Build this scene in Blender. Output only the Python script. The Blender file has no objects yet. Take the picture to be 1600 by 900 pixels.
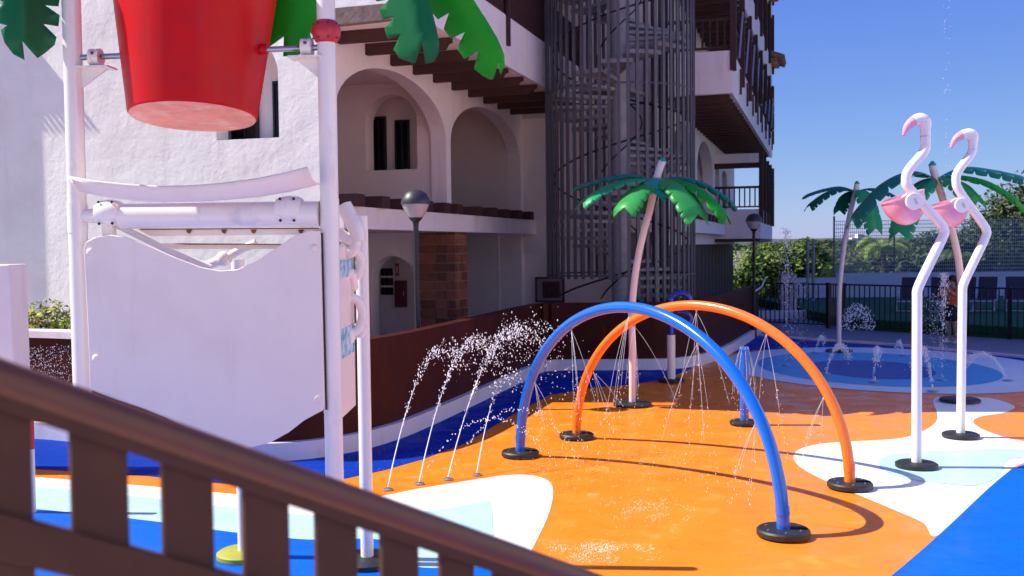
import bpy, bmesh, math, random
from mathutils import Vector, Matrix, noise
from mathutils.geometry import tessellate_polygon, delaunay_2d_cdt
R = random.Random(7)
sc = bpy.context.scene
col = sc.collection
PI = math.pi
def S(*c):  # sRGB 0-255 -> linear rgba
    return tuple(((v/255)/12.92 if v <= 10 else ((v/255+.055)/1.055)**2.4) for v in c)+(1,)

# ---------------------------------------------------------------- camera
FPX, PITCH, ROLL, CAMZ = 1555.0, math.atan(65/1555), .011, 2.5
F_ = Vector((0, math.cos(PITCH), -math.sin(PITCH)))
U0 = Vector((0, math.sin(PITCH), math.cos(PITCH))); R0 = Vector((1, 0, 0))
RX = R0*math.cos(ROLL)-U0*math.sin(ROLL); UX = U0*math.cos(ROLL)+R0*math.sin(ROLL)
CAM = Vector((0, 0, CAMZ))
cam = bpy.data.objects.new('camera', bpy.data.cameras.new('camera')); col.objects.link(cam)
cam.matrix_world = Matrix(((RX.x, UX.x, -F_.x, 0), (RX.y, UX.y, -F_.y, 0), (RX.z, UX.z, -F_.z, CAMZ), (0, 0, 0, 1)))
cam.data.sensor_width = 36; cam.data.lens = FPX/1600*36
cam.data.clip_start = .05; cam.data.clip_end = 6000
cam.data.dof.use_dof = True; cam.data.dof.focus_distance = 9.5; cam.data.dof.aperture_fstop = 3.5
sc.camera = cam

# ---------------------------------------------------------------- sky and sun
KX, KY = .92, -.07                     # how far a shadow moves per metre of height
to_sun = Vector((-KX, -KY, 1)).normalized()
w = bpy.data.worlds.new("World"); sc.world = w; w.use_nodes = True
nt = w.node_tree; nt.nodes.clear()
sky = nt.nodes.new('ShaderNodeTexSky'); sky.sky_type = 'NISHITA'; sky.sun_disc = False
sky.sun_elevation = math.asin(to_sun.z)
sky.sun_rotation = math.atan2(to_sun.x, to_sun.y)
sky.altitude = 0; sky.air_density = 1.0; sky.dust_density = .15; sky.ozone_density = 4.0
bg = nt.nodes.new('ShaderNodeBackground'); bg.inputs[1].default_value = .086
wo = nt.nodes.new('ShaderNodeOutputWorld')
tint = nt.nodes.new('ShaderNodeVectorMath'); tint.operation = 'MULTIPLY'; tint.inputs[1].default_value = (.54,.60,.26)   # white balance of the picture
addv = nt.nodes.new('ShaderNodeVectorMath'); addv.operation = 'ADD'; addv.inputs[1].default_value = (0,.1,4.3)
nt.links.new(sky.outputs[0], tint.inputs[0]); nt.links.new(tint.outputs[0], addv.inputs[0]); nt.links.new(addv.outputs[0], bg.inputs[0]); nt.links.new(bg.outputs[0], wo.inputs[0])
sl = bpy.data.lights.new('sun', 'SUN'); sl.energy = 4.6; sl.angle = math.radians(.5); sl.color = (1, .95, .87)
so = bpy.data.objects.new('sun', sl); col.objects.link(so)
so.rotation_euler = to_sun.to_track_quat('Z', 'Y').to_euler(); so.location = (-20, 0, 30)
sc.view_settings.view_transform = 'Standard'; sc.view_settings.look = 'None'
sc.view_settings.exposure = .74; sc.view_settings.gamma = 1

# ---------------------------------------------------------------- helpers
def ray(px, py):
    return F_+RX*((px-800)/FPX)-UX*((py-450)/FPX)
def gp(px, py, z=0.0):                 # point of the ground seen there
    d = ray(px, py); t = (z-CAMZ)/d.z
    p = CAM+d*t; return Vector((p.x, p.y, z))
def at(px, py, Y):                     # point at world distance Y
    d = ray(px, py); return CAM+d*(Y/d.y)

class MB:
    def __init__(s): s.v = []; s.f = []; s.mi = []; s.cur = 0
    def face(s, idx): s.f.append(idx); s.mi.append(s.cur)
    def box(s, x0, x1, y0, y1, z0, z1):
        b = len(s.v)
        s.v += [(x0,y0,z0),(x1,y0,z0),(x1,y1,z0),(x0,y1,z0),(x0,y0,z1),(x1,y0,z1),(x1,y1,z1),(x0,y1,z1)]
        for q in ((3,2,1,0),(4,5,6,7),(0,1,5,4),(1,2,6,5),(2,3,7,6),(3,0,4,7)): s.face([b+i for i in q])
        return s
    def bar(s, a, b, wx, wz, up=(0,0,1)):   # rectangular bar from a to b
        a = Vector(a); b = Vector(b); d = (b-a).normalized(); up = Vector(up)
        if abs(d.dot(up)) > .99: up = Vector((0,1,0))
        r = d.cross(up).normalized()*wx/2; u = r.cross(d).normalized()*wz/2
        k = len(s.v)
        for p in (a, b):
            for q in (-r-u, r-u, r+u, -r+u): s.v.append(tuple(p+q))
        for q in ((0,1,5,4),(1,2,6,5),(2,3,7,6),(3,0,4,7),(3,2,1,0),(4,5,6,7)): s.face([k+i for i in q])
        return s
    def tube(s, path, rad, seg=12, caps=True, closed=False):
        P = [Vector(p) for p in path]; n = len(P)
        if not hasattr(rad, '__len__'): rad = [rad]*n
        base = len(s.v); prev = None
        for i, p in enumerate(P):
            if closed: t = (P[(i+1) % n]-P[i-1])
            else: t = (P[min(i+1,n-1)]-P[max(i-1,0)])
            t.normalize()
            if prev is None:
                a = Vector((0,0,1)) if abs(t.z) < .9 else Vector((1,0,0))
                u = t.cross(a).normalized()
            else:
                u = (prev-t*prev.dot(t)).normalized()
            prev = u; v = t.cross(u)
            for k in range(seg):
                an = 2*PI*k/seg
                s.v.append(tuple(p+(u*math.cos(an)+v*math.sin(an))*rad[i]))
        m = n if closed else n-1
        for i in range(m):
            j = (i+1) % n
            for k in range(seg):
                l = (k+1) % seg
                s.face([base+i*seg+k, base+i*seg+l, base+j*seg+l, base+j*seg+k])
        if caps and not closed:
            s.face([base+k for k in range(seg)][::-1]); s.face([base+(n-1)*seg+k for k in range(seg)])
        return s
    def lathe(s, prof, c=(0,0,0), seg=24, M=None):   # prof: (r,z)
        base = len(s.v); c = Vector(c)
        for r, z in prof:
            for k in range(seg):
                an = 2*PI*k/seg; p = Vector((r*math.cos(an), r*math.sin(an), z))
                if M: p = M @ p
                s.v.append(tuple(c+p))
        for i in range(len(prof)-1):
            for k in range(seg):
                l = (k+1) % seg
                s.face([base+i*seg+k, base+i*seg+l, base+(i+1)*seg+l, base+(i+1)*seg+k])
        if prof[0][0] > 1e-4: s.face([base+k for k in range(seg)][::-1])
        if prof[-1][0] > 1e-4: s.face([base+(len(prof)-1)*seg+k for k in range(seg)])
        return s
    def ball(s, c, r, seg=12, rings=8, sc_=(1,1,1)):
        M = Matrix.Diagonal(sc_)
        return s.lathe([(max(1e-5, r*math.sin(PI*i/rings)), -r*math.cos(PI*i/rings)) for i in range(rings+1)], c, seg, M)
    def slab(s, pts, off):                 # closed polygon pts (3d), extruded by vector off
        P = [Vector(p) for p in pts]; off = Vector(off); b = len(s.v); n = len(P)
        s.v += [tuple(p) for p in P]+[tuple(p+off) for p in P]
        tri = tessellate_polygon([P])
        nrm = Vector((0,0,0))
        for i in range(n): nrm += P[i].cross(P[(i+1) % n])
        fl = nrm.dot(off) > 0
        for t in tri:
            a, c, d = t
            tn = (P[c]-P[a]).cross(P[d]-P[a])
            if tn.dot(off) > 0: a, c, d = a, d, c
            s.face([b+a, b+c, b+d]); s.face([b+n+a, b+n+d, b+n+c])
        for i in range(n):
            j = (i+1) % n
            s.face([b+i, b+j, b+n+j, b+n+i] if fl else [b+j, b+i, b+n+i, b+n+j])
        return s
    def drop(s, c, r, st=1.0):
        b = len(s.v); x, y, z = c
        s.v += [(x+r,y,z),(x-r,y,z),(x,y+r,z),(x,y-r,z),(x,y,z+r*st),(x,y,z-r*st)]
        for q in ((0,2,4),(2,1,4),(1,3,4),(3,0,4),(2,0,5),(1,2,5),(3,1,5),(0,3,5)): s.face([b+i for i in q])
    def build(s, name, mats, parent=None, smooth=35, loc=None, kind=None, bevel=0):
        me = bpy.data.meshes.new(name); me.from_pydata(s.v, [], s.f)
        if not isinstance(mats, (list, tuple)): mats = [mats]
        for m in mats: me.materials.append(m)
        if len(mats) > 1: me.polygons.foreach_set('material_index', s.mi)
        if smooth:
            me.polygons.foreach_set('use_smooth', [True]*len(me.polygons))
            me.set_sharp_from_angle(angle=math.radians(smooth))
        me.update()
        o = bpy.data.objects.new(name, me); col.objects.link(o)
        if parent: o.parent = parent
        if loc is not None: o.location = loc
        if kind: o['kind'] = kind
        if bevel:
            bm_ = o.modifiers.new('bevel', 'BEVEL'); bm_.width = bevel; bm_.segments = 2; bm_.limit_method = 'ANGLE'
        return o
def tag(o, label, cat, group=None):
    o['label'] = label; o['category'] = cat
    if group: o['group'] = group
    return o
def empty(name, loc, label, cat, group=None, rz=0):
    o = bpy.data.objects.new(name, None); col.objects.link(o); o.location = loc; o.rotation_euler = (0,0,rz)
    o.empty_display_size = .2
    return tag(o, label, cat, group)
def share(src, name, parent, loc=(0,0,0), rot=(0,0,0), scale=(1,1,1)):
    o = bpy.data.objects.new(name, src.data); col.objects.link(o); o.parent = parent
    o.location = loc; o.rotation_euler = rot; o.scale = scale; return o
def spline(pts, n=6, closed=False):
    P = [Vector(p) for p in pts]; out = []; N = len(P)
    rng = range(N if closed else N-1)
    for i in rng:
        if closed: a, b, c, d = P[i-1], P[i], P[(i+1) % N], P[(i+2) % N]
        else: a, b, c, d = P[max(i-1,0)], P[i], P[i+1], P[min(i+2,N-1)]
        for k in range(n):
            t = k/n
            out.append(.5*((2*b)+(c-a)*t+(2*a-5*b+4*c-d)*t*t+(3*b-a-3*c+d)*t**3))
    if not closed: out.append(P[-1])
    return out

# ---------------------------------------------------------------- materials
def specks(m, scale, lo, dark, mscale=.7, mlo=.5, mhi=.62, rough=None):
    n = m.node_tree; L = n.links.new; b = n.nodes['Principled BSDF']; g = n.nodes.new('ShaderNodeNewGeometry')
    q = n.nodes.new('ShaderNodeTexNoise'); q.inputs['Scale'].default_value = scale; q.inputs['Detail'].default_value = 3; L(g.outputs['Position'], q.inputs['Vector'])
    k = n.nodes.new('ShaderNodeTexNoise'); k.inputs['Scale'].default_value = mscale; k.inputs['Detail'].default_value = 3; L(g.outputs['Position'], k.inputs['Vector'])
    r1 = n.nodes.new('ShaderNodeMapRange'); r1.inputs[1].default_value = lo; r1.inputs[2].default_value = lo+.04; L(q.outputs[0], r1.inputs[0])
    r2 = n.nodes.new('ShaderNodeMapRange'); r2.inputs[1].default_value = mlo; r2.inputs[2].default_value = mhi; L(k.outputs[0], r2.inputs[0])
    mu = n.nodes.new('ShaderNodeMath'); mu.operation = 'MULTIPLY'; L(r1.outputs[0], mu.inputs[0]); L(r2.outputs[0], mu.inputs[1])
    src = b.inputs['Base Color'].links[0].from_socket; mx = n.nodes.new('ShaderNodeMix'); mx.data_type = 'RGBA'
    L(mu.outputs[0], mx.inputs[0]); L(src, mx.inputs[6]); mx.inputs[7].default_value = dark; L(mx.outputs[2], b.inputs['Base Color'])
def mat(name, c, rough=.6, var=0, vs=3.0, bump=0, bs=8.0, metal=0, spec=.5, coat=0, c2=None, c2s=2.0, c2lo=.5, c2hi=.62, fine=0, space='Object', det=5, transl=0, rvar=0, ior=1.5):
    m = bpy.data.materials.new(name); m.use_nodes = True; n = m.node_tree; b = n.nodes['Principled BSDF']
    b.inputs['Base Color'].default_value = c; b.inputs['Roughness'].default_value = rough
    b.inputs['Metallic'].default_value = metal; b.inputs['Specular IOR Level'].default_value = spec
    b.inputs['IOR'].default_value = ior
    b.inputs['Coat Weight'].default_value = coat; b.inputs['Coat Roughness'].default_value = .12
    L = n.links.new
    tc = n.nodes.new('ShaderNodeTexCoord') if space == 'Object' else n.nodes.new('ShaderNodeNewGeometry')
    vec = tc.outputs['Object'] if space == 'Object' else tc.outputs['Position']
    def noi(s, d=det, r=.6):
        q = n.nodes.new('ShaderNodeTexNoise'); q.inputs['Scale'].default_value = s; q.inputs['Detail'].default_value = d
        q.inputs['Roughness'].default_value = r; L(vec, q.inputs['Vector']); return q
    cur = None
    if c2:
        q = noi(c2s); mr = n.nodes.new('ShaderNodeMapRange'); mr.inputs[1].default_value = c2lo; mr.inputs[2].default_value = c2hi
        L(q.outputs[0], mr.inputs[0]); mx = n.nodes.new('ShaderNodeMix'); mx.data_type = 'RGBA'
        mx.inputs[6].default_value = c; mx.inputs[7].default_value = c2; L(mr.outputs[0], mx.inputs[0]); cur = mx.outputs[2]
    if var:
        q = noi(vs); mr = n.nodes.new('ShaderNodeMapRange'); mr.inputs[1].default_value = .25; mr.inputs[2].default_value = .75
        mr.inputs[3].default_value = 1-var; mr.inputs[4].default_value = 1+var; L(q.outputs[0], mr.inputs[0])
        vm = n.nodes.new('ShaderNodeVectorMath'); vm.operation = 'SCALE'
        if cur: L(cur, vm.inputs[0])
        else: vm.inputs[0].default_value = c[:3]
        L(mr.outputs[0], vm.inputs['Scale']); cur = vm.outputs[0]
    if cur: L(cur, b.inputs['Base Color'])
    if rvar:
        q = noi(vs*.7+1.3); mr = n.nodes.new('ShaderNodeMapRange'); mr.inputs[1].default_value = .35; mr.inputs[2].default_value = .65
        mr.inputs[3].default_value = max(.03, rough-rvar); mr.inputs[4].default_value = rough+rvar; L(q.outputs[0], mr.inputs[0]); L(mr.outputs[0], b.inputs['Roughness'])
    if bump:
        q = noi(bs, 6, .6); bp = n.nodes.new('ShaderNodeBump'); bp.inputs['Strength'].default_value = 1; bp.inputs['Distance'].default_value = bump
        L(q.outputs[0], bp.inputs['Height']); last = bp
        if fine:
            q2 = noi(bs*7, 4); b2 = n.nodes.new('ShaderNodeBump'); b2.inputs['Distance'].default_value = fine
            L(q2.outputs[0], b2.inputs['Height']); L(bp.outputs[0], b2.inputs['Normal']); last = b2
        L(last.outputs[0], b.inputs['Normal'])
    if transl:
        tr = n.nodes.new('ShaderNodeBsdfTranslucent'); tr.inputs[0].default_value = tuple(min(1, x*1.6) for x in c[:3])+(1,)
        ms = n.nodes.new('ShaderNodeMixShader'); ms.inputs[0].default_value = transl
        out = n.nodes['Material Output']; L(b.outputs[0], ms.inputs[1]); L(tr.outputs[0], ms.inputs[2]); L(ms.outputs[0], out.inputs[0])
    return m
stucco = mat('stucco', (.86,.82,.74,1), .9, var=.07, vs=.9, bump=.024, bs=2.3, fine=.004, c2=(.80,.74,.66,1), c2s=.5, c2lo=.5, c2hi=.7)
plaster = mat('plaster', (.92,.76,.70,1), .9, var=.06, vs=.9, bump=.01, bs=3.0, fine=.002)
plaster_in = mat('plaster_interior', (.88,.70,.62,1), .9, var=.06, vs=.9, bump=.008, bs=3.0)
wood = mat('dark_wood', (.060,.016,.010,1), .7, var=.3, vs=6, bump=.004, bs=20)
wood_old = mat('weathered_wood', (.20,.14,.11,1), .9, var=.35, vs=9, bump=.012, bs=14)
steel = mat('stair_steel', (.10,.09,.10,1), .55, var=.2, vs=4, metal=.15)
steel_lt = mat('stair_tread_steel', (.38,.34,.35,1), .6, var=.25, vs=5)
brickm = [mat('brick_clay', (.22,.066,.032,1), .9, var=.35, vs=7, bump=.01, bs=18),
          mat('brick_clay_pale', (.27,.09,.048,1), .9, var=.35, vs=7, bump=.01, bs=18),
          mat('brick_clay_dark', (.15,.046,.025,1), .9, var=.35, vs=7, bump=.01, bs=18)]
mortar = mat('mortar', (.26,.21,.18,1), .95, bump=.006, bs=25)
clay = mat('roof_clay', (.34,.16,.09,1), .9, var=.4, vs=5)
glass_dark = mat('dark_glass', (.006,.006,.008,1), .15, spec=.25)
orange = mat('orange_resin', (.85,.215,.014,1), .38, var=.07, vs=1.6, c2=(.88,.30,.06,1), c2s=2.4, c2lo=.58, c2hi=.78, bump=.0016, bs=9, fine=.0004, space='P', rvar=.16, spec=.4, ior=1.32)
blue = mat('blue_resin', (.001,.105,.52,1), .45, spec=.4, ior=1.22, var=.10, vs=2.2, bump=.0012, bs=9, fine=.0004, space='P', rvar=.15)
blue_shaded = mat('shaded_blue_resin', (.003,.035,.30,1), .6, spec=.3, ior=1.18, var=.12, vs=2.2, bump=.0012, bs=9, space='P', rvar=.15)  # same blue resin, its colour darkened for the shade along the wall
white_r = mat('white_resin', (.80,.78,.76,1), .4, var=.03, vs=2, bump=.001, bs=9, space='P', c2=(.62,.64,.66,1), c2s=1.7, c2lo=.62, c2hi=.9, rvar=.12)
teal_r = mat('pale_teal_resin', (.44,.68,.70,1), .4, var=.04, vs=2, bump=.001, bs=9, space='P', rvar=.12)
lilac_r = mat('pale_ring_resin', (.56,.66,.78,1), .42, spec=.4, ior=1.22, var=.06, vs=2, bump=.0025, bs=7, space='P')
mid_r = mat('mid_blue_resin', (.05,.30,.62,1), .38, spec=.4, ior=1.22, var=.15, vs=3, bump=.004, bs=6, space='P')
deep_r = mat('deep_blue_resin', (.004,.022,.30,1), .36, spec=.4, ior=1.2, var=.2, vs=3, bump=.004, bs=6, space='P')
wallbr = mat('brown_wall_paint', (.045,.009,.006,1), .5, spec=.10, var=.12, vs=1.3, bump=.004, bs=5, c2=(.062,.013,.007,1), c2s=.8, c2lo=.45, c2hi=.7)
kerbw = mat('white_kerb_paint', (.66,.62,.66,1), .5, var=.07, vs=3, bump=.003, bs=8)
pave = mat('paving', (.21,.20,.22,1), .8, var=.15, vs=2, bump=.004, bs=14, space='P')
turf = mat('artificial_turf', (.012,.11,.025,1), .95, var=.3, vs=20, bump=.01, bs=60, space='P')
dirt = mat('dry_earth', (.30,.24,.17,1), .95, var=.25, vs=.15, c2=(.10,.11,.05,1), c2s=.09, c2lo=.45, c2hi=.55, space='P')
sand = mat('pale_sand', (.55,.45,.34,1), .95, var=.2, vs=.4, space='P')
white_p = mat('white_gloss_paint', (.88,.79,.70,1), .28, var=.025, vs=5, coat=.3, spec=.5, c2=(.60,.57,.55,1), c2s=3.5, c2lo=.62, c2hi=.8)
white_panel = mat('white_plastic_panel', (.92,.77,.66,1), .42, spec=.3, var=.03, vs=2.5, bump=.0006, bs=30, c2=(.85,.70,.58,1), c2s=1.6, c2lo=.52, c2hi=.75)
red_b = mat('red_fibreglass', (.60,.004,.005,1), .42, var=.1, vs=2.5, coat=.03, spec=.18, c2=(.50,.008,.012,1), c2s=2, c2lo=.5, c2hi=.7)
bounce_bot = mat('bounce_lit_bucket_bottom', (.90,.36,.25,1), .7, var=.15, vs=7, spec=.2, c2=(.95,.50,.36,1), c2s=6)  # red bucket's underside, with the ground bounce painted in as pale pink
red_ball = mat('red_ball_paint', (.55,.03,.04,1), .4, var=.08)
rust = mat('rust', (.20,.075,.03,1), .9, var=.4, vs=30)
zinc = mat('galvanised_steel', (.42,.42,.44,1), .35, metal=.8, var=.15, vs=9)
black_d = mat('black_rubber', (.018,.018,.018,1), .5, var=.3, vs=9, bump=.003, bs=30)
yel_d = mat('yellow_green_disc', (.34,.34,.03,1), .5, var=.15)
blue_p = mat('blue_pipe_paint', (.005,.125,.56,1), .22, var=.08, vs=6, coat=.5)
blue_dk = mat('dark_blue_paint', (.02,.03,.38,1), .25, var=.08, vs=6, coat=.4)
org_p = mat('orange_pipe_paint', (.86,.18,.012,1), .22, var=.06, vs=6, coat=.5)
pale_p = mat('pale_trunk_paint', (.76,.63,.60,1), .35, var=.05, vs=5, coat=.2)
fl_white = mat('flamingo_paint', (.88,.82,.79,1), .25, var=.02, coat=.4)
fl_pink = mat('pink_fibreglass', (.82,.36,.48,1), .28, var=.06, coat=.4)
leafm = [mat('dark_teal_leaf', (.006,.17,.10,1), .4, var=.2, vs=5, coat=.1, spec=.35, transl=.10),
         mat('green_leaf', (.02,.38,.12,1), .4, var=.2, vs=5, coat=.1, spec=.35, transl=.22),
         mat('light_green_leaf', (.05,.40,.09,1), .4, var=.2, vs=5, coat=.1, spec=.35, transl=.35),
         mat('turquoise_leaf', (.01,.34,.22,1), .35, var=.15, vs=5, coat=.15, transl=.12),
         mat('bright_green_leaf', (.012,.34,.015,1), .45, var=.12, vs=3, spec=.25, transl=.25),
         mat('deep_green_leaf', (.003,.13,.04,1), .45, var=.15, vs=3, spec=.25, transl=.10)]
rail_br = mat('brown_rail_paint', (.115,.041,.024,1), .42, spec=.35, var=.12, vs=12, bump=.0006, bs=60)
rail_sl = mat('brown_slat_paint', (.074,.030,.018,1), .65, spec=.2, var=.12, vs=12)
black_m = mat('black_metal', (.012,.011,.013,1), .5)
green_m = mat('dark_green_grey', (.05,.05,.055,1), .45, metal=.3)
lampglass = mat('clear_lamp_glass', (.42,.40,.42,1), .12, spec=.6)
water = mat('water_droplets', (.86,.88,.92,1), .12, spec=.7)
teal_g = mat('teal_graphic', (.08,.42,.52,1), .5, c2=(.6,.75,.8,1), c2s=16, c2lo=.42, c2hi=.55)
mesh_d = mat('lounger_fabric', (.055,.045,.06,1), .8, var=.1)
lpaint = mat('lounger_frame', (.62,.60,.64,1), .4)
wire_m = mat('fence_wire', (.50,.48,.50,1), .5, metal=.3)
foam = mat('splash_foam', (.85,.85,.88,1), .3)

specks(orange, 38, .62, (.55,.14,.012,1), .8, .52, .62)
specks(orange, 3.2, .66, (.86,.30,.09,1), .35, .3, .5)
specks(white_r, 30, .62, (.55,.52,.50,1), .6, .48, .6)
specks(blue, 26, .64, (.01,.16,.60,1), .7, .5, .6)
specks(teal_r, 30, .62, (.36,.52,.52,1), .6, .45, .6)
def streaks(m, dark, sc3, lo, hi, amt=1.0):
    """drip marks and scuffs that run down the surface"""
    n = m.node_tree; L = n.links.new; b = n.nodes['Principled BSDF']; g = n.nodes.new('ShaderNodeNewGeometry')
    v = n.nodes.new('ShaderNodeVectorMath'); v.operation = 'MULTIPLY'; v.inputs[1].default_value = sc3; L(g.outputs['Position'], v.inputs[0])
    q = n.nodes.new('ShaderNodeTexNoise'); q.inputs['Scale'].default_value = 1; q.inputs['Detail'].default_value = 6; q.inputs['Roughness'].default_value = .65; L(v.outputs[0], q.inputs['Vector'])
    r1 = n.nodes.new('ShaderNodeMapRange'); r1.inputs[1].default_value = lo; r1.inputs[2].default_value = hi; r1.inputs[4].default_value = amt; L(q.outputs[0], r1.inputs[0])
    src = b.inputs['Base Color'].links[0].from_socket; mx = n.nodes.new('ShaderNodeMix'); mx.data_type = 'RGBA'
    L(r1.outputs[0], mx.inputs[0]); L(src, mx.inputs[6]); mx.inputs[7].default_value = dark; L(mx.outputs[2], b.inputs['Base Color'])
streaks(white_panel, (.60,.50,.42,1), (14,14,1.1), .58, .85, .28)
streaks(white_p, (.58,.50,.42,1), (16,16,3), .60, .85, .8)
streaks(plaster, (.56,.46,.40,1), (4,4,.45), .55, .82, .6)
streaks(stucco, (.62,.56,.50,1), (2.5,2.5,.35), .56, .85, .5)
streaks(kerbw, (.40,.36,.35,1), (5,5,3), .55, .8, .6)
streaks(red_b, (.42,.03,.035,1), (9,9,1.2), .56, .78, .6)
streaks(wallbr, (.10,.035,.025,1), (6,6,.8), .58, .8, .6)
streaks(fl_white, (.66,.55,.50,1), (20,20,2), .60, .85, .7)
streaks(orange, (.70,.26,.07,1), (1.1,2.6,1), .56, .72, .45)
streaks(blue, (.002,.08,.40,1), (1.1,2.6,1), .54, .72, .5)
# ---------------------------------------------------------------- ground
def sheet(name, pts, z, m, holes=None):
    P = [Vector((p[0], p[1], z)) for p in pts]
    b = MB(); b.v = [tuple(p) for p in P]
    for t in tessellate_polygon([P]):
        a, c, d = t
        if (P[c]-P[a]).cross(P[d]-P[a]).z < 0: c, d = d, c
        b.face([a, c, d])
    o = b.build(name, m, smooth=0, kind='structure'); return o
def px_sheet(name, px, z, m, n=6, smooth=True):
    P = [gp(x, y) for x, y in px]
    if smooth: P = spline(P, n, True)
    return sheet(name, P, z, m)
sheet('ground', [(-900,-200),(1500,-200),(1500,3000),(-900,3000)], -.06, dirt)
sheet('pavement', [(-40,-30),(40,-30),(40,60),(-40,60)], -.004, pave)
terr = mat('pale_bounce_floor', (.68,.58,.50,1), .8, var=.08, vs=2, bump=.003, bs=12, space='P')
sheet('bounce_terrace', [(-22,-28),(28,-28),(28,-3.3),(1.0,-3.3),(.6,3.6),(-10,4.4),(-22,6)], .020, terr)  # unseen pale ground added to bounce sunlight onto the bucket station
sheet('bounce_hotel_floor', [(-22,17),(-3,14.5),(-2.4,14.2),(.2,20.5),(3.2,20.6),(4.4,22.8),(6.4,28.2),(9,40),(-22,40)], .010, terr)  # hidden floor, added pale to bounce light up into the arcade
# wall line (used by the pad too)
wl = [(-10.5,14.3),(-8.2,13.8),(-6.1,13.2),(-4.3,12.25),(-3.3,11.75),(-2.72,11.72),(-2.25,11.98),(-1.78,12.55),(-1.2,14.0),(.42,19.4),(.62,19.8),(1.0,19.95),(2.4,19.9),(3.2,20.0),(3.9,20.7),(4.74,22.3),(5.9,25.2),(6.9,27.8)]
pad = [(p[0], p[1]) for p in wl]+[tuple(gp(1250,530)[:2]),tuple(gp(1400,540)[:2]),tuple(gp(1600,559)[:2]),tuple(gp(1900,590)[:2]),(17,-4),(-10.5,-4)]
sheet('splash_pad', pad, 0, orange)
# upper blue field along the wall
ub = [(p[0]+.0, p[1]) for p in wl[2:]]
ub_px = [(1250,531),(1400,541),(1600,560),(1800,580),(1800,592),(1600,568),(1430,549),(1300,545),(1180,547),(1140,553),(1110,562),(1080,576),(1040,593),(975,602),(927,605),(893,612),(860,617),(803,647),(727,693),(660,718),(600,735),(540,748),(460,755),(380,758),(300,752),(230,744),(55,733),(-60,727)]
sheet('blue_marking', [(p[0],p[1]) for p in wl[1:]]+[tuple(gp(x,y)[:2]) for x,y in ub_px], .004, blue_shaded)
def ell(cx, cy, rx, ry, n=64, wob=0):
    return [(cx+rx*math.cos(2*PI*i/n)*(1+wob*math.sin(3*2*PI*i/n)), cy+ry*math.sin(2*PI*i/n)) for i in range(n)]
sheet('pale_ring_marking', ell(7.5,19.95,3.15,3.75), .008, lilac_r)
sheet('mid_blue_circle', ell(7.2,19.8,2.2,2.8), .012, mid_r)
sheet('deep_blue_circle', ell(7.05,19.5,1.15,1.5,48,.04), .016, deep_r)
px_sheet('white_marking', [(1458,628),(1466,621),(1500,620),(1550,623),(1585,635),(1570,645),(1530,652),(1522,662),(1550,677),(1610,691),(1760,700),(1740,720),(1610,722),(1560,751),(1470,835),(1440,816),(1370,786),(1290,752),(1250,730),(1240,713),(1255,700),(1300,692),(1400,686),(1440,675),(1462,660),(1464,645)], .004, white_r)
px_sheet('pale_teal_marking', [(1373,726),(1385,713),(1430,707),(1500,704),(1560,702),(1600,704),(1660,712),(1590,716),(1572,722),(1560,745),(1530,758),(1500,759),(1430,751),(1390,741)], .008, teal_r)
bz = [gp(1320,960),gp(1395,900),gp(1470,835),gp(1560,751),gp(1600,727),gp(1680,702),gp(1900,675)]
sheet('blue_marking', [(p.x,p.y) for p in spline(bz,4)]+[(16,10),(16,-3),(1.0,-3),(1.6,3.5)], .012, blue)
wb = [(-60,740),(55,746),(230,760),(360,772),(480,784),(560,780),(600,775),(650,765),(740,750),(800,742),(840,745),(860,755),(864,775),(855,810),(830,862),(800,925),(760,1040)]
wbp = spline([gp(*p) for p in wb],5)
sheet('white_marking', [(p.x,p.y) for p in wbp]+[(-1.5,2),(-9,2)], .004, white_r)
tb = spline([gp(*p) for p in [(-60,756),(55,762),(230,778),(360,794),(480,806),(560,808),(660,801),(752,786)]],5)+[gp(766,784),gp(769,800),gp(771,845),gp(775,960)]
sheet('pale_teal_marking', [(p.x,p.y) for p in tb]+[(-1.6,3),(-9,3)], .008, teal_r)
bb = spline([gp(*p) for p in [(-60,788),(55,797),(230,815),(360,833),(480,845),(600,846),(640,884),(700,890),(780,893),(820,960)]],5)
sheet('blue_marking', [(p.x,p.y) for p in bb]+[(-1.6,-2),(-9,-2)], .012, blue)

# ---------------------------------------------------------------- low wall round the pad
def ribbon(path, z0, z1, off0, off1, closed=False):
    P = [Vector((p[0], p[1], 0)) for p in path]; b = MB(); n = len(P)
    for i, p in enumerate(P):
        t = (P[min(i+1,n-1)]-P[max(i-1,0)]).normalized(); nn = Vector((-t.y, t.x, 0))
        for o, z in ((off0,z0),(off1,z0),(off1,z1),(off0,z1)):
            q = p+nn*o; b.v.append((q.x,q.y,z))
    for i in range(n-1):
        for k in range(4):
            l = (k+1) % 4
            b.face([i*4+k, (i+1)*4+k, (i+1)*4+l, i*4+l])
    b.face([0,1,2,3]); b.face([(n-1)*4+k for k in (3,2,1,0)])
    return b
wp = spline([Vector((p[0],p[1],0)) for p in wl], 5)
lw = empty('low_wall', (0,13,0), 'long reddish brown low wall with white base strip curving behind the splash pad', 'wall')
o = ribbon(wp, -.02, 1.35, 0, .2).build('wall_face', wallbr, lw, loc=(0,-13,0))
ribbon(wp, -.02, .22, -.10, -.002).build('base_strip', kerbw, lw, loc=(0,-13,0))
ribbon(wp[:22], 1.352, 1.44, -.06, .30).build('coping', kerbw, lw, loc=(0,-13,0))
pe = [gp(1186,524.5),gp(1250,530),gp(1320,534.5),gp(1400,540.5),gp(1500,549.5),gp(1600,559.5),gp(1750,575)]
pk = ribbon(spline(pe,5), .0, .05, -.06, .08).build('pool_edge', kerbw, smooth=0); tag(pk, 'low white edging between the blue circle area and the grey pavement', 'kerb')
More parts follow.
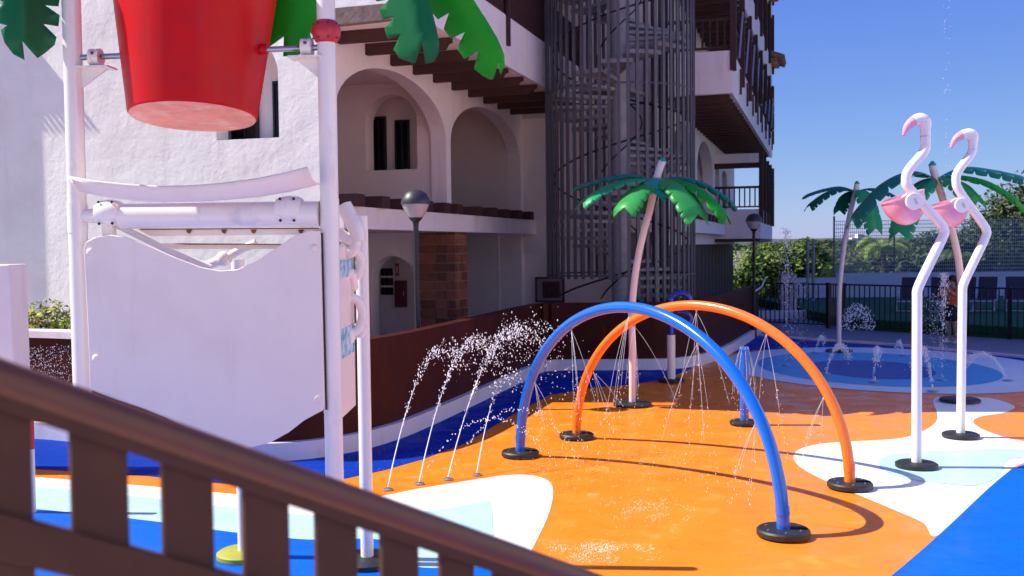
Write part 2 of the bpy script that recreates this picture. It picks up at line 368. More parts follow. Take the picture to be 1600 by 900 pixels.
# pillar at the far left
p = at(6, 500, 11.2)
tag(MB().box(p.x-.22,p.x+.14,11.1,11.5,0,2.36).build('white_pillar', plaster, bevel=.02), 'plain white square pillar at the left edge, before the hedge', 'pillar')

# ---------------------------------------------------------------- building
BA = math.atan2(-.30, .954)
bld = empty('hotel_building', (-2.74,17.05,0), 'white stuccoed hotel block with arches, dark wooden beams and stacked balconies', 'building', rz=BA)
def arch_wall(a0, a1, b0, b1, z0, z1, ops, ax='y', N=22):
    """wall running along a, thickness b; openings (a0,a1,zb,spring,rise)"""
    m = MB()
    def P(a, b, z): return (b, a, z) if ax == 'y' else (a, b, z)
    def quad(pts):
        k = len(m.v); m.v += pts; m.face([k,k+1,k+2,k+3])
    def panel(aa, ab, za0, zb0, za1, zb1):   # both faces, left edge z za0..za1, right edge zb0..zb1
        quad([P(aa,b0,za0),P(ab,b0,zb0),P(ab,b0,zb1),P(aa,b0,za1)])
        quad([P(ab,b1,zb0),P(aa,b1,za0),P(aa,b1,za1),P(ab,b1,zb1)])
    ops = sorted(ops); cur = a0
    for o0, o1, zb, sp, rise in ops:
        panel(cur, o0, z0, z0, z1, z1); cur = o1
        if zb > z0: panel(o0, o1, z0, z0, zb, zb); quad([P(o0,b0,zb),P(o1,b0,zb),P(o1,b1,zb),P(o0,b1,zb)])
        quad([P(o0,b0,zb),P(o0,b1,zb),P(o0,b1,sp),P(o0,b0,sp)]); quad([P(o1,b0,zb),P(o1,b1,zb),P(o1,b1,sp),P(o1,b0,sp)])
        c = (o0+o1)/2; h = (o1-o0)/2; pts = []
        for i in range(N+1):
            t = PI-PI*i/N; pts.append((c+h*math.cos(t), sp+rise*math.sin(t)))
        if rise < 1e-3: pts = [(o0,sp),(o1,sp)]
        for (x0, q0), (x1, q1) in zip(pts, pts[1:]):
            panel(x0, x1, q0, q1, z1, z1); quad([P(x0,b0,q0),P(x1,b0,q1),P(x1,b1,q1),P(x0,b1,q0)])
    panel(cur, a1, z0, z0, z1, z1)
    quad([P(a0,b0,z1),P(a1,b0,z1),P(a1,b1,z1),P(a0,b1,z1)]); quad([P(a0,b0,z0),P(a0,b1,z0),P(a1,b1,z0),P(a1,b0,z0)])
    quad([P(a0,b0,z0),P(a0,b0,z1),P(a0,b1,z1),P(a0,b1,z0)]); quad([P(a1,b0,z0),P(a1,b0,z1),P(a1,b1,z1),P(a1,b1,z0)])
    return m
TOP = 14.8
def lx(px, Y):      # local x of a px column on a cross wall
    t = (px-800)/FPX; return (t*(17.05+.954*Y)-(-2.74+.30*Y))/(.954+.3*t)
# sunlit end wall
ew = arch_wall(-16, -.001, -1.0, -.65, 0, TOP, [(-1.95,-.765,4.32,5.35,.6)], 'x').build('end_wall', stucco, bld)
MB().box(-3,-.4,-.30,-.2,3.3,6.05).build('inner_wall', plaster, bld)
def window(x0, x1, y, z0, z1, nb=1):
    f = MB(); t = .035
    f.box(x0,x1,y-.03,y+.03,z0,z0+t).box(x0,x1,y-.03,y+.03,z1-t,z1).box(x0,x0+t,y-.03,y+.03,z0+t,z1-t).box(x1-t,x1,y-.03,y+.03,z0+t,z1-t)
    for i in range(1,nb+1):
        xm = x0+(x1-x0)*i/(nb+1); f.box(xm-.015,xm+.015,y-.03,y+.03,z0+t,z1-t)
    w_ = f.build('window', black_m, bld)
    MB().box(x0+t,x1-t,y-.01,y+.01,z0+t,z1-t).build('pane', glass_dark, w_)
window(lx(368,-.36),lx(409,-.36),-.36,3.6,5.35,1); window(lx(433,-.36),lx(452,-.36),-.36,3.6,5.35,0)
# arched gallery wall, first floor
arch_wall(-.65, 10.2, -.35, 0, 3.19, 6.09, [(-.5,4.55,3.3,4.79,1.02),(4.82,9.99,3.3,4.79,1.02)]).build('arcade_wall', plaster, bld)
# cross walls behind the arches
arch_wall(-6, -.351, 4.6, 5.0, 3.19, 6.09, [(-1.91,-.69,4.2,5.25,.58)], 'x').build('cross_wall', plaster_in, bld)
MB().box(-2.6,-.4,5.3,5.4,3.9,6.05).build('niche_wall', plaster_in, bld)
window(lx(584,5.25),lx(607,5.25),5.25,4.1,5.46,1); window(lx(621,5.25),lx(643,5.25),5.25,4.1,5.36,1)
MB().box(-6,-.351,10.0,10.19,3.19,6.09).build('cross_wall', plaster_in, bld)
MB().box(-6.2,-6.0,-.6,10.2,0,6.09).build('back_wall', plaster_in, bld)
# ledge + floor slab, joist ends
MB().box(-6,.36,-.98,10.19,2.82,3.188).build('floor_slab', plaster, bld)
j0 = MB().box(0,.46,-.17,.17,0,.2).build('joist', wood, bld, bevel=.012); j0.location = (.002,-.55,3.19)
for k in range(1,11):
    y = -.55+1.0*k
    if abs(y-4.68) < .3: y -= .28
    share(j0, 'joist', bld, (.002+R.uniform(-.02,.02), y, 3.19+R.uniform(0,.012)))
# recess wall with line, behind the stair
MB().box(.001,4.0,10.2,10.5,0,TOP).build('recess_wall', plaster, bld)
MB().box(-.3,3.9,10.14,10.199,2.36,2.84).build('recess_band', plaster, bld)
# ground floor behind the ledge
arch_wall(-6, -.57, 4.5, 4.9, 0, 2.82, [(-1.79,-.75,0.2,1.8,.52)], 'x').build('ground_floor_wall', plaster, bld)
MB().box(-3,-.3,5.5,5.6,0,2.8).build('passage_wall', plaster, bld)
vb = MB(); vx = lx(596,5.5)
for i in range(3):
    for k in range(3): 
        x = vx+i*.105; z = 1.42+k*.22
        MB().box(x,x+.085,5.46,5.499,z,z+.17).build('vent_block', black_m, bld, smooth=0)
MB().box(-6,-.6,9.9,10.19,0,2.82).build('ground_floor_wall', plaster, bld)
MB().box(-.6,.0,9.95,10.19,0,2.82).build('ground_floor_wall', plaster, bld)
# brick pillar
bp = MB().box(-.545,.265,4.315,4.985,0,2.819).build('brick_pillar', mortar, bld)
row = 0; z = .02; bh = .19
bcache = {}
while z < 2.8:
    h = min(bh, 2.815-z)
    def lay(x0, x1, y, side):
        k_ = (round(x1-x0,2), round(h,2), side, R.randrange(3))
        return k_
    cuts = [-.56, -.33+.16*(row%2), -.03+.1*(row%2), .28] if row%2 else [-.56,-.20,.10,.28]
    for a, b_ in zip(cuts, cuts[1:]):
        d = R.uniform(0,.012)
        MB().box(a+.012,b_-.012,4.30-d,4.33,z+.008,z+h-.008).build('brick', brickm[R.randrange(3)], bp, smooth=0)
    cuts = [4.33,4.66,5.0] if row%2 else [4.33,4.50,4.83,5.0]
    for a, b_ in zip(cuts, cuts[1:]):
        d = R.uniform(0,.01)
        MB().box(.25,.28+d,a+.012,b_-.012,z+.008,z+h-.008).build('brick', brickm[R.randrange(3)], bp, smooth=0)
    z += bh+.005; row += 1
# overhanging balcony beams of the first wing
bm0 = MB().slab([(0,0,.19),(0,0,0),(1.46,0,0),(1.50,0,.03),(1.53,0,.09),(1.6,0,.12),(1.6,0,.19)], (0,.13,0)).build('beam', wood, bld, smooth=0)
bm0.location = (.002,-.40,5.90)
for k in range(1,11): share(bm0, 'beam', bld, (.002,-.40+1.06*k,5.90+R.uniform(-.006,.006)))
MB().slab([(.002,-1.57,5.90),(.002,-1.57,6.17),(1.66,-1.57,6.17),(1.66,-1.57,5.94)], (0,.16,0)).build('end_beam', wood_old, bld, smooth=0)
MB().box(-6,-.001,-.64,10.19,6.095,6.168).box(0,1.55,-1.54,10.19,6.095,6.168).build('balcony_slab', plaster, bld)
MB().box(1.55,1.67,-1.55,10.19,6.10,7.1).build('balcony_parapet', plaster, bld)
MB().box(.0,1.55,-1.56,-1.40,6.172,7.1).build('balcony_end_wall', stucco, bld)
# dark slatted railing on top of the parapet
br = MB().box(1.585,1.645,-1.55,10.1,8.02,8.10).box(1.585,1.645,-1.55,10.1,7.12,7.17).build('balcony_railing', wood, bld)
s0 = MB().box(-.02,.02,-.045,.045,0,.86).build('slat', wood, br, smooth=0); s0.location = (1.615,-1.4,7.165)
for k in range(1,82): share(s0, 'slat', br, (1.615,-1.4+.14*k,7.165))
for y in (3.6,9.0): MB().box(1.675,1.735,y,y+.12,6.5,7.9).build('rail_post', wood, bld)
# the mass above
def upper(x, y0, y1, zz, xi, tag_=''):
    for z in zz:
        MB().box(xi,x-.12,y0,y1,z-.02,z+.14).build('balcony_slab', plaster, bld)
        MB().box(x-.12,x,y0,y1,z-.03,z+.98).build('balcony_parapet', plaster, bld)
MB().box(-16,0,-.649,10.2,6.172,TOP).build('upper_block', plaster, bld)
upper(1.67,-1.5,10.15,(9.0,11.9),.0)
MB().box(0.002,1.6,-1.53,-1.33,7.102,TOP+.3).build('balcony_end_wall', stucco, bld)
MB().box(-16.2,1.9,-1.6,10.2,TOP,TOP+.3).build('roof_slab', clay, bld)
# ---- second wing
MB().box(-.25,-.01,10.51,28.2,0,TOP).build('outer_wall', stucco, bld); MB().box(-.009,3.9,28.01,28.2,0,TOP).build('outer_wall', stucco, bld)
Y0, Y1 = 9.3, 28.0
arch_wall(Y0, Y1, 3.70, 4.05, 2.82, 6.13, [(9.9,14.6,3.3,4.79,1.0),(15.0,19.4,3.3,4.79,1.0),(20.2,21.6,3.3,5.0,.3),(22.6,24.6,3.3,5.0,.3)]).build('arcade_wall', plaster, bld)
MB().box(0,3.69,14.7,14.9,3.19,6.1).build('cross_wall', plaster_in, bld)
MB().box(0,3.69,19.5,19.7,3.19,6.1).build('cross_wall', plaster_in, bld)
MB().box(0.,3.98,Y0+1.2,Y1,6.14,TOP).build('upper_block', plaster, bld)
MB().box(3.62,4.05,Y0,Y1,2.5,2.815).build('lintel', plaster, bld)
MB().box(3.0,4.42,Y0,19.9,2.82,3.19).build('floor_ledge', plaster, bld)
for k in range(10): share(j0, 'joist', bld, (4.052, Y0+.3+1.0*k, 3.19))
dw = MB()
door = MB().box(3.9,3.96,Y0,Y1,0,2.49).build('timber_wall', wood, bld)
for k in range(34):
    y = Y0+.02+.55*k
    if y > Y1-.5: break
    MB().box(3.962,3.99+.01*(k%2),y,y+.52,.05,2.45).build('plank', wood, door, smooth=0)
MB().box(3.6,3.8,Y0,Y0+.2,0,2.49).build('wall_pier', plaster, bld)
# big overhanging balconies
def balc(z, y0, y1, beams=True, bal=True, npost=8, fh=1.0):
    MB().box(4.052,5.49,y0+.02,y1,z,z+.14).build('balcony_slab', plaster, bld)
    pf = MB().box(5.49,5.61,y0,y1,z-.02,z+fh).box(4.052,5.489,y0,y0+.12,z-.02,z+fh).build('balcony_parapet', plaster, bld)
    MB().box(4.06,5.625,y0-.012,y0+.10,z+.50,z+.515).build('parapet_groove', plaster_in, bld)
    if beams:
        n = int((y1-y0-.3)/.72)
        for k in range(n):
            share(bm0, 'beam', bld, (4.054, y0+.25+.72*k, z-.19), (0,0,0), (.92,1,.95))
    if bal:
        r_ = MB().box(4.06,5.58,y0+.03,y0+.09,z+fh+.72,z+fh+.80).box(4.06,5.58,y0+.03,y0+.09,z+fh+.06,z+fh+.11)
        r_.box(5.52,5.58,y0+.09,y1,z+fh+.72,z+fh+.80).box(5.52,5.58,y0+.09,y1,z+fh+.06,z+fh+.11)
        rl = r_.build('balcony_railing', wood, bld)
        q = MB().box(-.022,.022,-.022,.022,0,.62).build('baluster', wood, rl, smooth=0); q.location = (4.2,y0+.06,z+fh+.105)
        for k in range(1,8): share(q, 'baluster', rl, (4.2+.175*k, y0+.06, z+fh+.105))
        n = int((y1-y0)/.3)
        for k in range(1,n): share(q, 'baluster', rl, (5.55, y0+.3*k, z+fh+.105))
    for k in range(npost):
        y = y0-.03+(y1-y0-.2)*k/(npost-1)
        MB().box(5.56,5.70,y,y+.15,z+.52,z+2.95).build('post', wood, bld, smooth=0)
balc(6.13, 9.05, Y1)
balc(9.05, 9.05, Y1, fh=.95)
balc(11.9, 9.05, Y1, fh=.9)
balc(2.70, 19.95, Y1, beams=False, npost=5)
MB().box(4.052,5.62,19.93,20.05,5.30,5.62).build('lintel', plaster, bld)
MB().box(4.052,5.60,19.96,20.08,5.12,5.298).build('beam', wood, bld)
MB().box(4.06,5.6,19.96,Y1,2.58,2.695).build('beam', wood, bld)
for k in range(8):      # leaning braces and pipes on the long side
    y = 10.5+2.3*k
    MB().bar((5.66,y,7.2),(5.66,y+1.2,8.6),.04,.04).build('brace', wire_m, bld)
    MB().box(5.63,5.68,y+.5,y+.56,6.35,7.0).build('brace', wood, bld)
MB().box(-.2,5.9,8.9,Y1+.2,TOP-.1,TOP+.2).build('roof_slab', clay, bld)
rt = MB()
for zz, ya in ((9.95,26.2),(12.5,25.2)):
    for k in range(5):
        rt.tube([(5.55,ya+.45*k,zz+.22),(6.15,ya+.45*k,zz)], .12, 8)
    rt.box(5.5,5.9,ya-.1,ya+2.0,zz-.10,zz-.02)
rt.build('roof_tiles', clay, bld, kind='stuff')
# bay and tiled eave added out of view to shade the end wall
MB().box(-16,-7.85,-1.55,-1.001,0,TOP).build('shadow_bay', stucco, bld)
MB().box(-16,-7.3,-1.62,-1.001,7.85,8.0).build('shadow_eave', clay, bld)
for k in range(40):
    MB().tube([(-7.35-.13*k,-1.50,8.0),(-7.35-.13*k,-1.70,7.93)], .036, 8).build('roof_tile', clay, bld)

def bw(x, y, z=0): return bld.matrix_basis @ Vector((x,y,z))
bld.matrix_basis = Matrix.Translation((-2.74,17.05,0)) @ Matrix.Rotation(BA,4,'Z')
# small things on the walls
redp = mat('red_box_paint', (.12,.018,.016,1), .4); redglow = mat('sign_red', (.42,.06,.03,1), .5)
grey_in = mat('hose_box_grey', (.30,.27,.30,1), .5)
def wall_thing(name, loc, label, cat): return empty(name, loc, label, cat, rz=BA)
e = wall_thing('fire_cabinet', bw(lx(628,5.49),5.49,1.15), 'tall red fire extinguisher cabinet inside the arched doorway', 'cabinet')
MB().box(-.13,.13,-.14,0,0,.60).build('cabinet_box', redp, e, bevel=.01); MB().box(.09,.11,-.155,-.141,.25,.36).build('handle', zinc, e)
e = wall_thing('wall_sign', bw(lx(621,5.49),5.49,1.86), 'small upright red and white sign above the red cabinet', 'sign')
MB().box(-.045,.045,-.02,0,0,.28).build('sign_plate', redglow, e); MB().box(-.02,.02,-.026,-.021,.06,.22).build('symbol', kerbw, e)
# hose cabinet by the stair
def recess(px, z): # x on recess wall for a px
    t = (px-800)/FPX; o = Vector((-2.74,17.05))+Vector((.30,.954))*10.2
    return (t*o.y-o.x)/(.954+.3*t)
hx = recess(861,0)
e = wall_thing('fire_hose_cabinet', bw(hx,10.19,1.02), 'square grey fire hose cabinet with round reel, low on the wall left of the staircase', 'cabinet')
MB().box(-.38,.38,-.10,0,0,.64).build('cabinet_box', grey_in, e, bevel=.01)
f = MB().box(-.40,.40,-.13,-.101,-.02,.03).box(-.40,.40,-.13,-.101,.61,.66).box(-.40,-.35,-.13,-.101,.031,.609).box(.35,.40,-.13,-.101,.031,.609).build('frame', redp, e)
MB().box(-.20,.27,-.115,-.101,.1,.54).build('cabinet_door', redp, e)
MB().tube([(.05+.13*math.cos(a*PI/10),-.125,.32+.13*math.sin(a*PI/10)) for a in range(20)], .022, 6, closed=True).build('hose_reel', black_m, e)
e = wall_thing('wall_sign', bw(recess(863,0),10.19,1.72), 'small square red fire hose sign on the wall beside the stair cage', 'sign')
MB().box(-.09,.09,-.02,0,0,.25).build('sign_plate', redglow, e)
MB().tube([(.02+.045*math.cos(a*PI/6),-.024,.13+.045*math.sin(a*PI/6)) for a in range(12)], .01, 5, closed=True).build('symbol', kerbw, e)

# ---------------------------------------------------------------- spiral staircase
sx, sy = 2.47, 22.6; SR = 1.66
st = empty('spiral_staircase', (sx,sy,0), 'grey steel spiral staircase inside a tall cage of vertical bars', 'staircase')
MB().tube([(0,0,0),(0,0,10.5)], .19, 20).build('centre_column', steel_lt, st)
nb = 52
def zfront(px_bottom, y): return CAMZ-(px_bottom-384)/FPX*y
barv = {}
for k in range(nb):
    a = 2*PI*k/nb
    left = math.cos(a) < -.12
    zb = 1.78 if left else (1.35 if math.cos(a) < .15 and math.sin(a) < 0 else .25)
    key = zb
    if key not in barv:
        barv[key] = MB().box(-.018,.018,-.034,.034,zb,10.4)
        o = barv[key].build('cage_bar', steel, st, smooth=0); barv[key] = o
    else: o = share(barv[key], 'cage_bar', st)
    o.location = (SR*math.cos(a), SR*math.sin(a), 0); o.rotation_euler = (0,0,a)
for zr in (1.85,5.9,10.0):
    MB().tube([(SR*math.cos(2*PI*i/64),SR*math.sin(2*PI*i/64),zr) for i in range(64)], .02, 5, closed=True).build('cage_ring', steel, st)
# treads
da = math.radians(24); rise = .185
tm = MB()
def tread_mesh():
    m = MB()
    for r0, r1 in ((.20,.23),(.36,.62),(.66,.92),(.96,1.22),(1.26,1.52)):
        for a0, a1 in ((0,.22),(.28,.5),(.56,.78),(.84,1.0)):
            A0, A1 = a0*da*1.08, a1*da*1.08
            pts = [(r0*math.cos(A0),r0*math.sin(A0),0),(r1*math.cos(A0),r1*math.sin(A0),0),(r1*math.cos(A1),r1*math.sin(A1),0),(r0*math.cos(A1),r0*math.sin(A1),0)]
            m.slab(pts, (0,0,.035))
    for A in (0, da*1.08):
        m.bar((.18*math.cos(A),.18*math.sin(A),.0),(1.56*math.cos(A),1.56*math.sin(A),.0),.04,.07)
    m.slab([(1.50*math.cos(t*da*1.08/3),1.50*math.sin(t*da*1.08/3),-.035) for t in range(4)]+[(1.56*math.cos(t*da*1.08/3),1.56*math.sin(t*da*1.08/3),-.035) for t in (3,2,1,0)], (0,0,.09))
    return m
t0 = tread_mesh().build('tread', steel_lt, st, smooth=0); A0 = math.radians(200); t0.location = (0,0,.45); t0.rotation_euler = (0,0,A0)
hr = []; n_tr = 52
for k in range(n_tr):
    if k: share(t0, 'tread', st, (0,0,.45+rise*k), (0,0,A0+da*k))
    a = A0+da*k
    hr.append((1.5*math.cos(a),1.5*math.sin(a),.45+rise*k+.95))
MB().tube(spline(hr,3), .022, 6).build('handrail', black_m, st)
MB().tube(spline([(p[0]*.33,p[1]*.33,p[2]-.1) for p in hr],3), .018, 6).build('inner_handrail', black_m, st)
for zl, a0 in ((3.15,60),(6.05,60)):
    pts = [(1.6*math.cos(math.radians(a0+i*9)),1.6*math.sin(math.radians(a0+i*9)),zl) for i in range(9)]
    MB().slab([(0,0,zl)]+pts, (0,0,.08)).build('landing', steel_lt, st, smooth=0)

# ---------------------------------------------------------------- street lamps
def lamp(loc, label, s=1.0, top=3.39):
    e = empty('street_lamp', loc, label, 'lamp', 'globe lamps by the hotel')
    zc = top-loc[2]-.23*s
    MB().tube([(0,0,0),(0,0,zc-.33*s)], .042*s, 12).lathe([(.08*s,0),(.08*s,.3*s),(.05*s,.35*s)]).build('pole', black_m, e)
    MB().lathe([(.042*s,zc-.33*s),(.05*s,zc-.27*s),(.10*s,zc-.22*s),(.11*s,zc-.20*s)], seg=20).build('collar', black_m, e)
    MB().lathe([(.11*s,zc-.2*s),(.16*s,zc-.12*s),(.205*s,zc-.02*s),(.21*s,zc+.0)], seg=24).build('glass_bowl', lampglass, e)
    MB().lathe([(.225*s,zc+.0),(.228*s,zc+.02*s),(.21*s,zc+.09*s),(.16*s,zc+.17*s),(.09*s,zc+.215*s),(.001,zc+.23*s)], seg=24).build('dome', green_m, e)
    MB().tube([(0,0,zc-.2*s),(0,0,zc-.02*s)], .035*s, 8).build('bulb', kerbw, e)
p = at(652,500,15.3); lamp((p.x,15.3,.0), 'black post lamp with grey dome standing before the brick pillar')
p = at(1178,450,26.3); lamp((p.x,26.3,0), 'farther dark globe lamp beside the end of the balconies', .95, 3.30)

# ---------------------------------------------------------------- bucket station
Lp = at(118.5,250,6.62); Rp = at(513.5,250,6.50)
pn = Vector((Rp.x-Lp.x, Rp.y-Lp.y, 0)).normalized(); pnrm = Vector((pn.y,-pn.x,0))     # towards the viewer
def SP(px, py, off=0.0):
    d = ray(px,py); o = Vector((Lp.x,Lp.y,0))+pnrm*off
    t = (o-CAM).dot(pnrm)/d.dot(pnrm); return CAM+d*t
sta = empty('tipping_bucket_station', (0,0,0), 'white pipe frame with big red tipping bucket, wavy white panel and green leaves', 'play equipment')
def post(p, r, z0, z1, m=white_p, disc=black_d, dr=.24, dh=.05):
    o = MB().tube([(p[0],p[1],z0),(p[0],p[1],z1)], r, 20).build('post', m, sta)
    if disc: MB().lathe([(dr,0.016),(dr,dh),(dr*.9,dh+.015),(r+.005,dh+.02)], (p[0],p[1],0), 28).build('base_disc', disc, o)
    return o
post(Lp, .060, 0, 4.9); post(Rp, .060, 0, 4.9)
BR = gp(574,882); BL = gp(382,872)
post(BR, .051, 0, 2.75); post(BL, .051, 0, 2.42, disc=yel_d, dr=.22)
# ball, clamps and rod
MB().ball((Rp.x,Rp.y,SP(511,50).z), .094, 20, 14).build('red_ball', red_ball, sta)
bb_ = MB()
for a in range(8):
    for dz in (-.045,.045):
        an = a*PI/4+.3; bb_.ball((Rp.x+.083*math.cos(an),Rp.y+.083*math.sin(an),SP(511,50).z+dz), .007, 6, 4)
bb_.build('bolts', black_m, sta, kind='stuff')
ra = SP(125,90); rb = SP(500,74)
MB().tube([ra,rb], .019, 14).build('axle', zinc, sta)
for q, s in ((SP(150,90),1),(SP(480,74),-1)):
    c = MB()
    c.tube([q-pn*.03, q+pn*.03], .055, 16); c.build('bearing', white_p, sta)
    MB().tube([q-pn*.034,q-pn*.012], .058, 16).tube([q+pn*.012,q+pn*.034],.058,16).build('bearing_ring', white_p, sta)
    b = q-Vector((0,0,.062))
    m_ = MB(); m_.slab([b-pn*.11*1+pnrm*.07, b+pn*.11+pnrm*.07, b+pn*.11-pnrm*.07, b-pn*.11-pnrm*.07], (0,0,-.012)); m_.build('bracket_plate', white_p, sta, smooth=0)
    g_ = b-Vector((0,0,.012)); e_ = Vector((Lp.x if s>0 else Rp.x, Lp.y if s>0 else Rp.y, g_.z))
    MB().slab([e_+pn*.05*s-pnrm*.008, g_+pn*.08*s-pnrm*.008, e_+pn*.05*s-Vector((0,0,.13))-pnrm*.008], pnrm*.016).build('gusset', white_p, sta, smooth=0)
    MB().ball(q+pnrm*.05+Vector((0,0,.02)), .012, 6, 4).ball(q+pnrm*.04+pn*.05*s,.010,6,4).build('rust_stain', rust, sta)
# bucket
bc = SP(302,183); tilt = math.radians(6.5)
Mb = Matrix.Rotation(tilt,3,'X').to_3x3()
Mb = Matrix.Rotation(math.radians(1.5),3,'Y') @ Matrix.Rotation(-tilt*-1,3,'X')
Mb = Matrix.Rotation(math.atan2(pn.y,pn.x),3,'Z') @ Matrix.Rotation(-tilt,3,'X')
base = Vector((bc.x, bc.y, bc.z))
bk = MB().lathe([(.395,.0),(.408,.012),(.52,.82),(.53,.98),(.56,1.0),(.56,1.04),(.51,1.04),(.50,.9),(.39,.03)], base, 64, Mb).build('bucket', red_b, sta)
MB().lathe([(.001,-.004),(.396,-.004),(.398,.008)], base, 64, Mb).build('bucket_bottom', bounce_bot, bk)
# red collar where the axle leaves
for px_ in (199,413):
    q = SP(px_, 88 if px_ < 300 else 77); MB().tube([q-pn*.02,q+pn*.02], .035, 14).build('axle_collar', red_b, bk)
# curved tray on top
tp = [(107,277),(150,284),(200,289),(250,292),(300,291),(350,287),(400,280),(440,272),(480,262)]
bt = [(133,300),(170,308),(220,315),(260,316),(310,315),(360,312),(410,307),(455,299),(499,288)]
m_ = MB()
for j,(a,b) in enumerate(zip(tp,bt)):
    A = SP(*a,.24); B = SP(*b,.10); C = B+pnrm*-.03; 
    for i in range(6):
        t = i/5; q = A.lerp(B,t)+Vector((0,0,-.035*math.sin(PI*t))); m_.v.append(tuple(q))
for j in range(len(tp)-1):
    for i in range(5): m_.face([j*6+i,j*6+i+1,(j+1)*6+i+1,(j+1)*6+i])
o = m_.build('splash_tray', white_panel, sta, smooth=60); md = o.modifiers.new('s','SOLIDIFY'); md.thickness = .012
# cross tube with clamp balls
y_ = lambda x: 339-(x-190)*.012
MB().tube([SP(190,338),SP(500,334)], .083, 24).build('cross_tube', white_p, sta)
MB().tube([SP(125,337),SP(190,338)], .047, 16).build('cross_tube_end', white_p, sta)
for (x,y,r) in ((172,333,.088),(453,328,.093)):
    c = SP(x,y,.01); k_ = MB()
    Mx = Matrix.Rotation(math.atan2(pn.y,pn.x),3,'Z') @ Matrix.Rotation(PI/2,3,'Y')
    k_.lathe([(r*.80,-.082),(r*.93,-.06),(r*1.02,0),(r*.93,.06),(r*.80,.082)], c, 24, Mx)
    kk = k_.build('clamp', white_p, sta)
    bl = MB()
    for dx in (-.045,.045):
        for dz in (-.07,.07): bl.ball(c+pn*dx+Vector((0,0,dz))+pnrm*.066, .010, 6, 4)
    bl.build('bolts', black_m, kk, kind='stuff')
MB().tube([SP(170,350,.0),SP(172,380,0)], .045, 12).build('clamp_stub', white_p, sta)
m_ = MB()
m_.slab([SP(215,358,-.05),SP(500,356,-.05),SP(500,366,-.05),SP(235,369,-.05)], -pnrm*.05); m_.build('angle_beam', white_panel, sta, smooth=0)
MB().slab([SP(250,380,-.22),SP(440,381,-.22),SP(440,389,-.22),SP(262,389,-.22)], -pnrm*.05).build('angle_beam', white_panel, sta, smooth=0)
m_ = MB()
m_.slab([SP(220,357.5,-.045),SP(498,355.5,-.045),SP(498,357.3,-.045),SP(220,359.2,-.045)], pnrm*.003)
for x in (295,350,396,470): m_.slab([SP(x-4,359,-.045),SP(x+5,359,-.045),SP(x+2,365,-.045),SP(x-2,364,-.045)], pnrm*.004)
m_.slab([SP(270,380,-.215),SP(438,381,-.215),SP(438,382.5,-.215),SP(290,382.2,-.215)], pnrm*.003)
m_.build('rust_streaks', rust, sta, smooth=0)
# lower edge chute line and pipe behind the dip
MB().tube([SP(183,352,-.02),SP(230,375,-.06),SP(270,395,-.1),SP(330,418,-.12)], .022, 10).build('curved_lip', white_p, sta)
MB().tube([SP(300,425,-.5),SP(343,407,-.5),SP(360,402,-.5)], .035, 12).ball(SP(350,404,-.5), .055, 14, 10).tube([SP(352,404,-.5),SP(380,388,-.5),SP(400,380,-.5)], .03, 12).build('rear_pipe', white_p, sta)
# collars where the cross tubes meet the posts
for P_ in (Lp, Rp):
    MB().tube([(P_.x,P_.y,SP(300,338).z-.10),(P_.x,P_.y,SP(300,338).z+.10)], .0635, 20).build('post_collar', white_p, sta)
    MB().tube([(P_.x,P_.y,SP(300,640).z-.02),(P_.x,P_.y,SP(300,640).z+.02)], .0625, 20).build('post_collar', white_p, sta)
# wavy panel
pl = [(133,388),(137,378),(150,371),(175,367),(200,371),(230,382),(275,402),(315,417),(345,423),(372,421),(400,409),(432,388),(465,367),(488,360),(500,361),(502,400),(505,520),(508,632),(505,641),(495,646),(475,657),(452,675),(425,690),(395,698),(365,698),(335,689),(300,670),(262,652),(225,637),(180,622),(143,608),(140,520),(135,420)]
P3 = [SP(x,y,.075) for x,y in pl]
pnl = MB().slab(P3, pnrm*.022).build('wavy_panel', white_panel, sta, smooth=30, bevel=.004)
edge = MB()
edge.slab([SP(x,y,.055) for x,y in [(502,364),(504.5,364),(511.5,640),(509,640)]], pnrm*.012)
edge.build('panel_seam', black_m, sta, smooth=0)
for x,y in ((141,394),(490,388),(497,624),(150,560)):
    MB().ball(SP(x,y,.1), .026, 14, 8, (1,.5,1)).build('bolt_cap', white_panel, pnl)
# side panel with teal graphic and curved side pipes
S0 = Vector((Rp.x,Rp.y,0)); S1 = Vector((BR.x,BR.y,0)); sd = (S1-S0)
def side(t, z, o=0): return S0+sd*t+Vector((0,0,z))+Vector((.0,0,0))*o
MB().slab([side(.1,1.35),side(.60,1.35),side(.60,2.5),side(.1,2.5)], (.018,0,0)).build('side_panel', white_panel, sta, smooth=0)
for z0,z1 in ((2.3,2.42),(1.75,1.95)):
    MB().slab([side(.12,z0)+Vector((.02,0,0)),side(.58,z0)+Vector((.02,0,0)),side(.58,z1)+Vector((.02,0,0)),side(.12,z1)+Vector((.02,0,0))], (.004,0,0)).build('teal_graphic', teal_g, sta, smooth=0)
def atS(px, py, d=7.0): return at(px,py,d)
MB().tube(spline([atS(536,318),atS(545,335),atS(556,358),atS(560,378)],5), [.02]+[.055]*14+[.05], 14).build('spout', white_p, sta)
MB().tube(spline([atS(528,362),atS(540,372),atS(556,380),atS(545,395),atS(530,385)],5), .042, 12).build('elbow_pipe', white_p, sta)
for (x,y,r,rr) in ((551,412,.075,.036),(549,492,.10,.034)):
    c = atS(x,y,7.15)
    MB().tube([c+Vector((r*.75*math.cos(i*PI/12),.35*r*math.cos(i*PI/12),r*1.25*math.sin(i*PI/12))) for i in range(24)], rr, 12, closed=True).build('pipe_ring', white_p, sta)
MB().ball(atS(541,525,7.1), .07, 16, 10).ball(atS(562,516,7.5), .06, 16, 10).build('pipe_joint', white_p, sta)
MB().tube([atS(520,440,7.0),atS(548,425,7.1)], .04, 12).tube([atS(548,425,7.1),atS(552,450,7.2)],.038,12).build('elbow_pipe', white_p, sta)

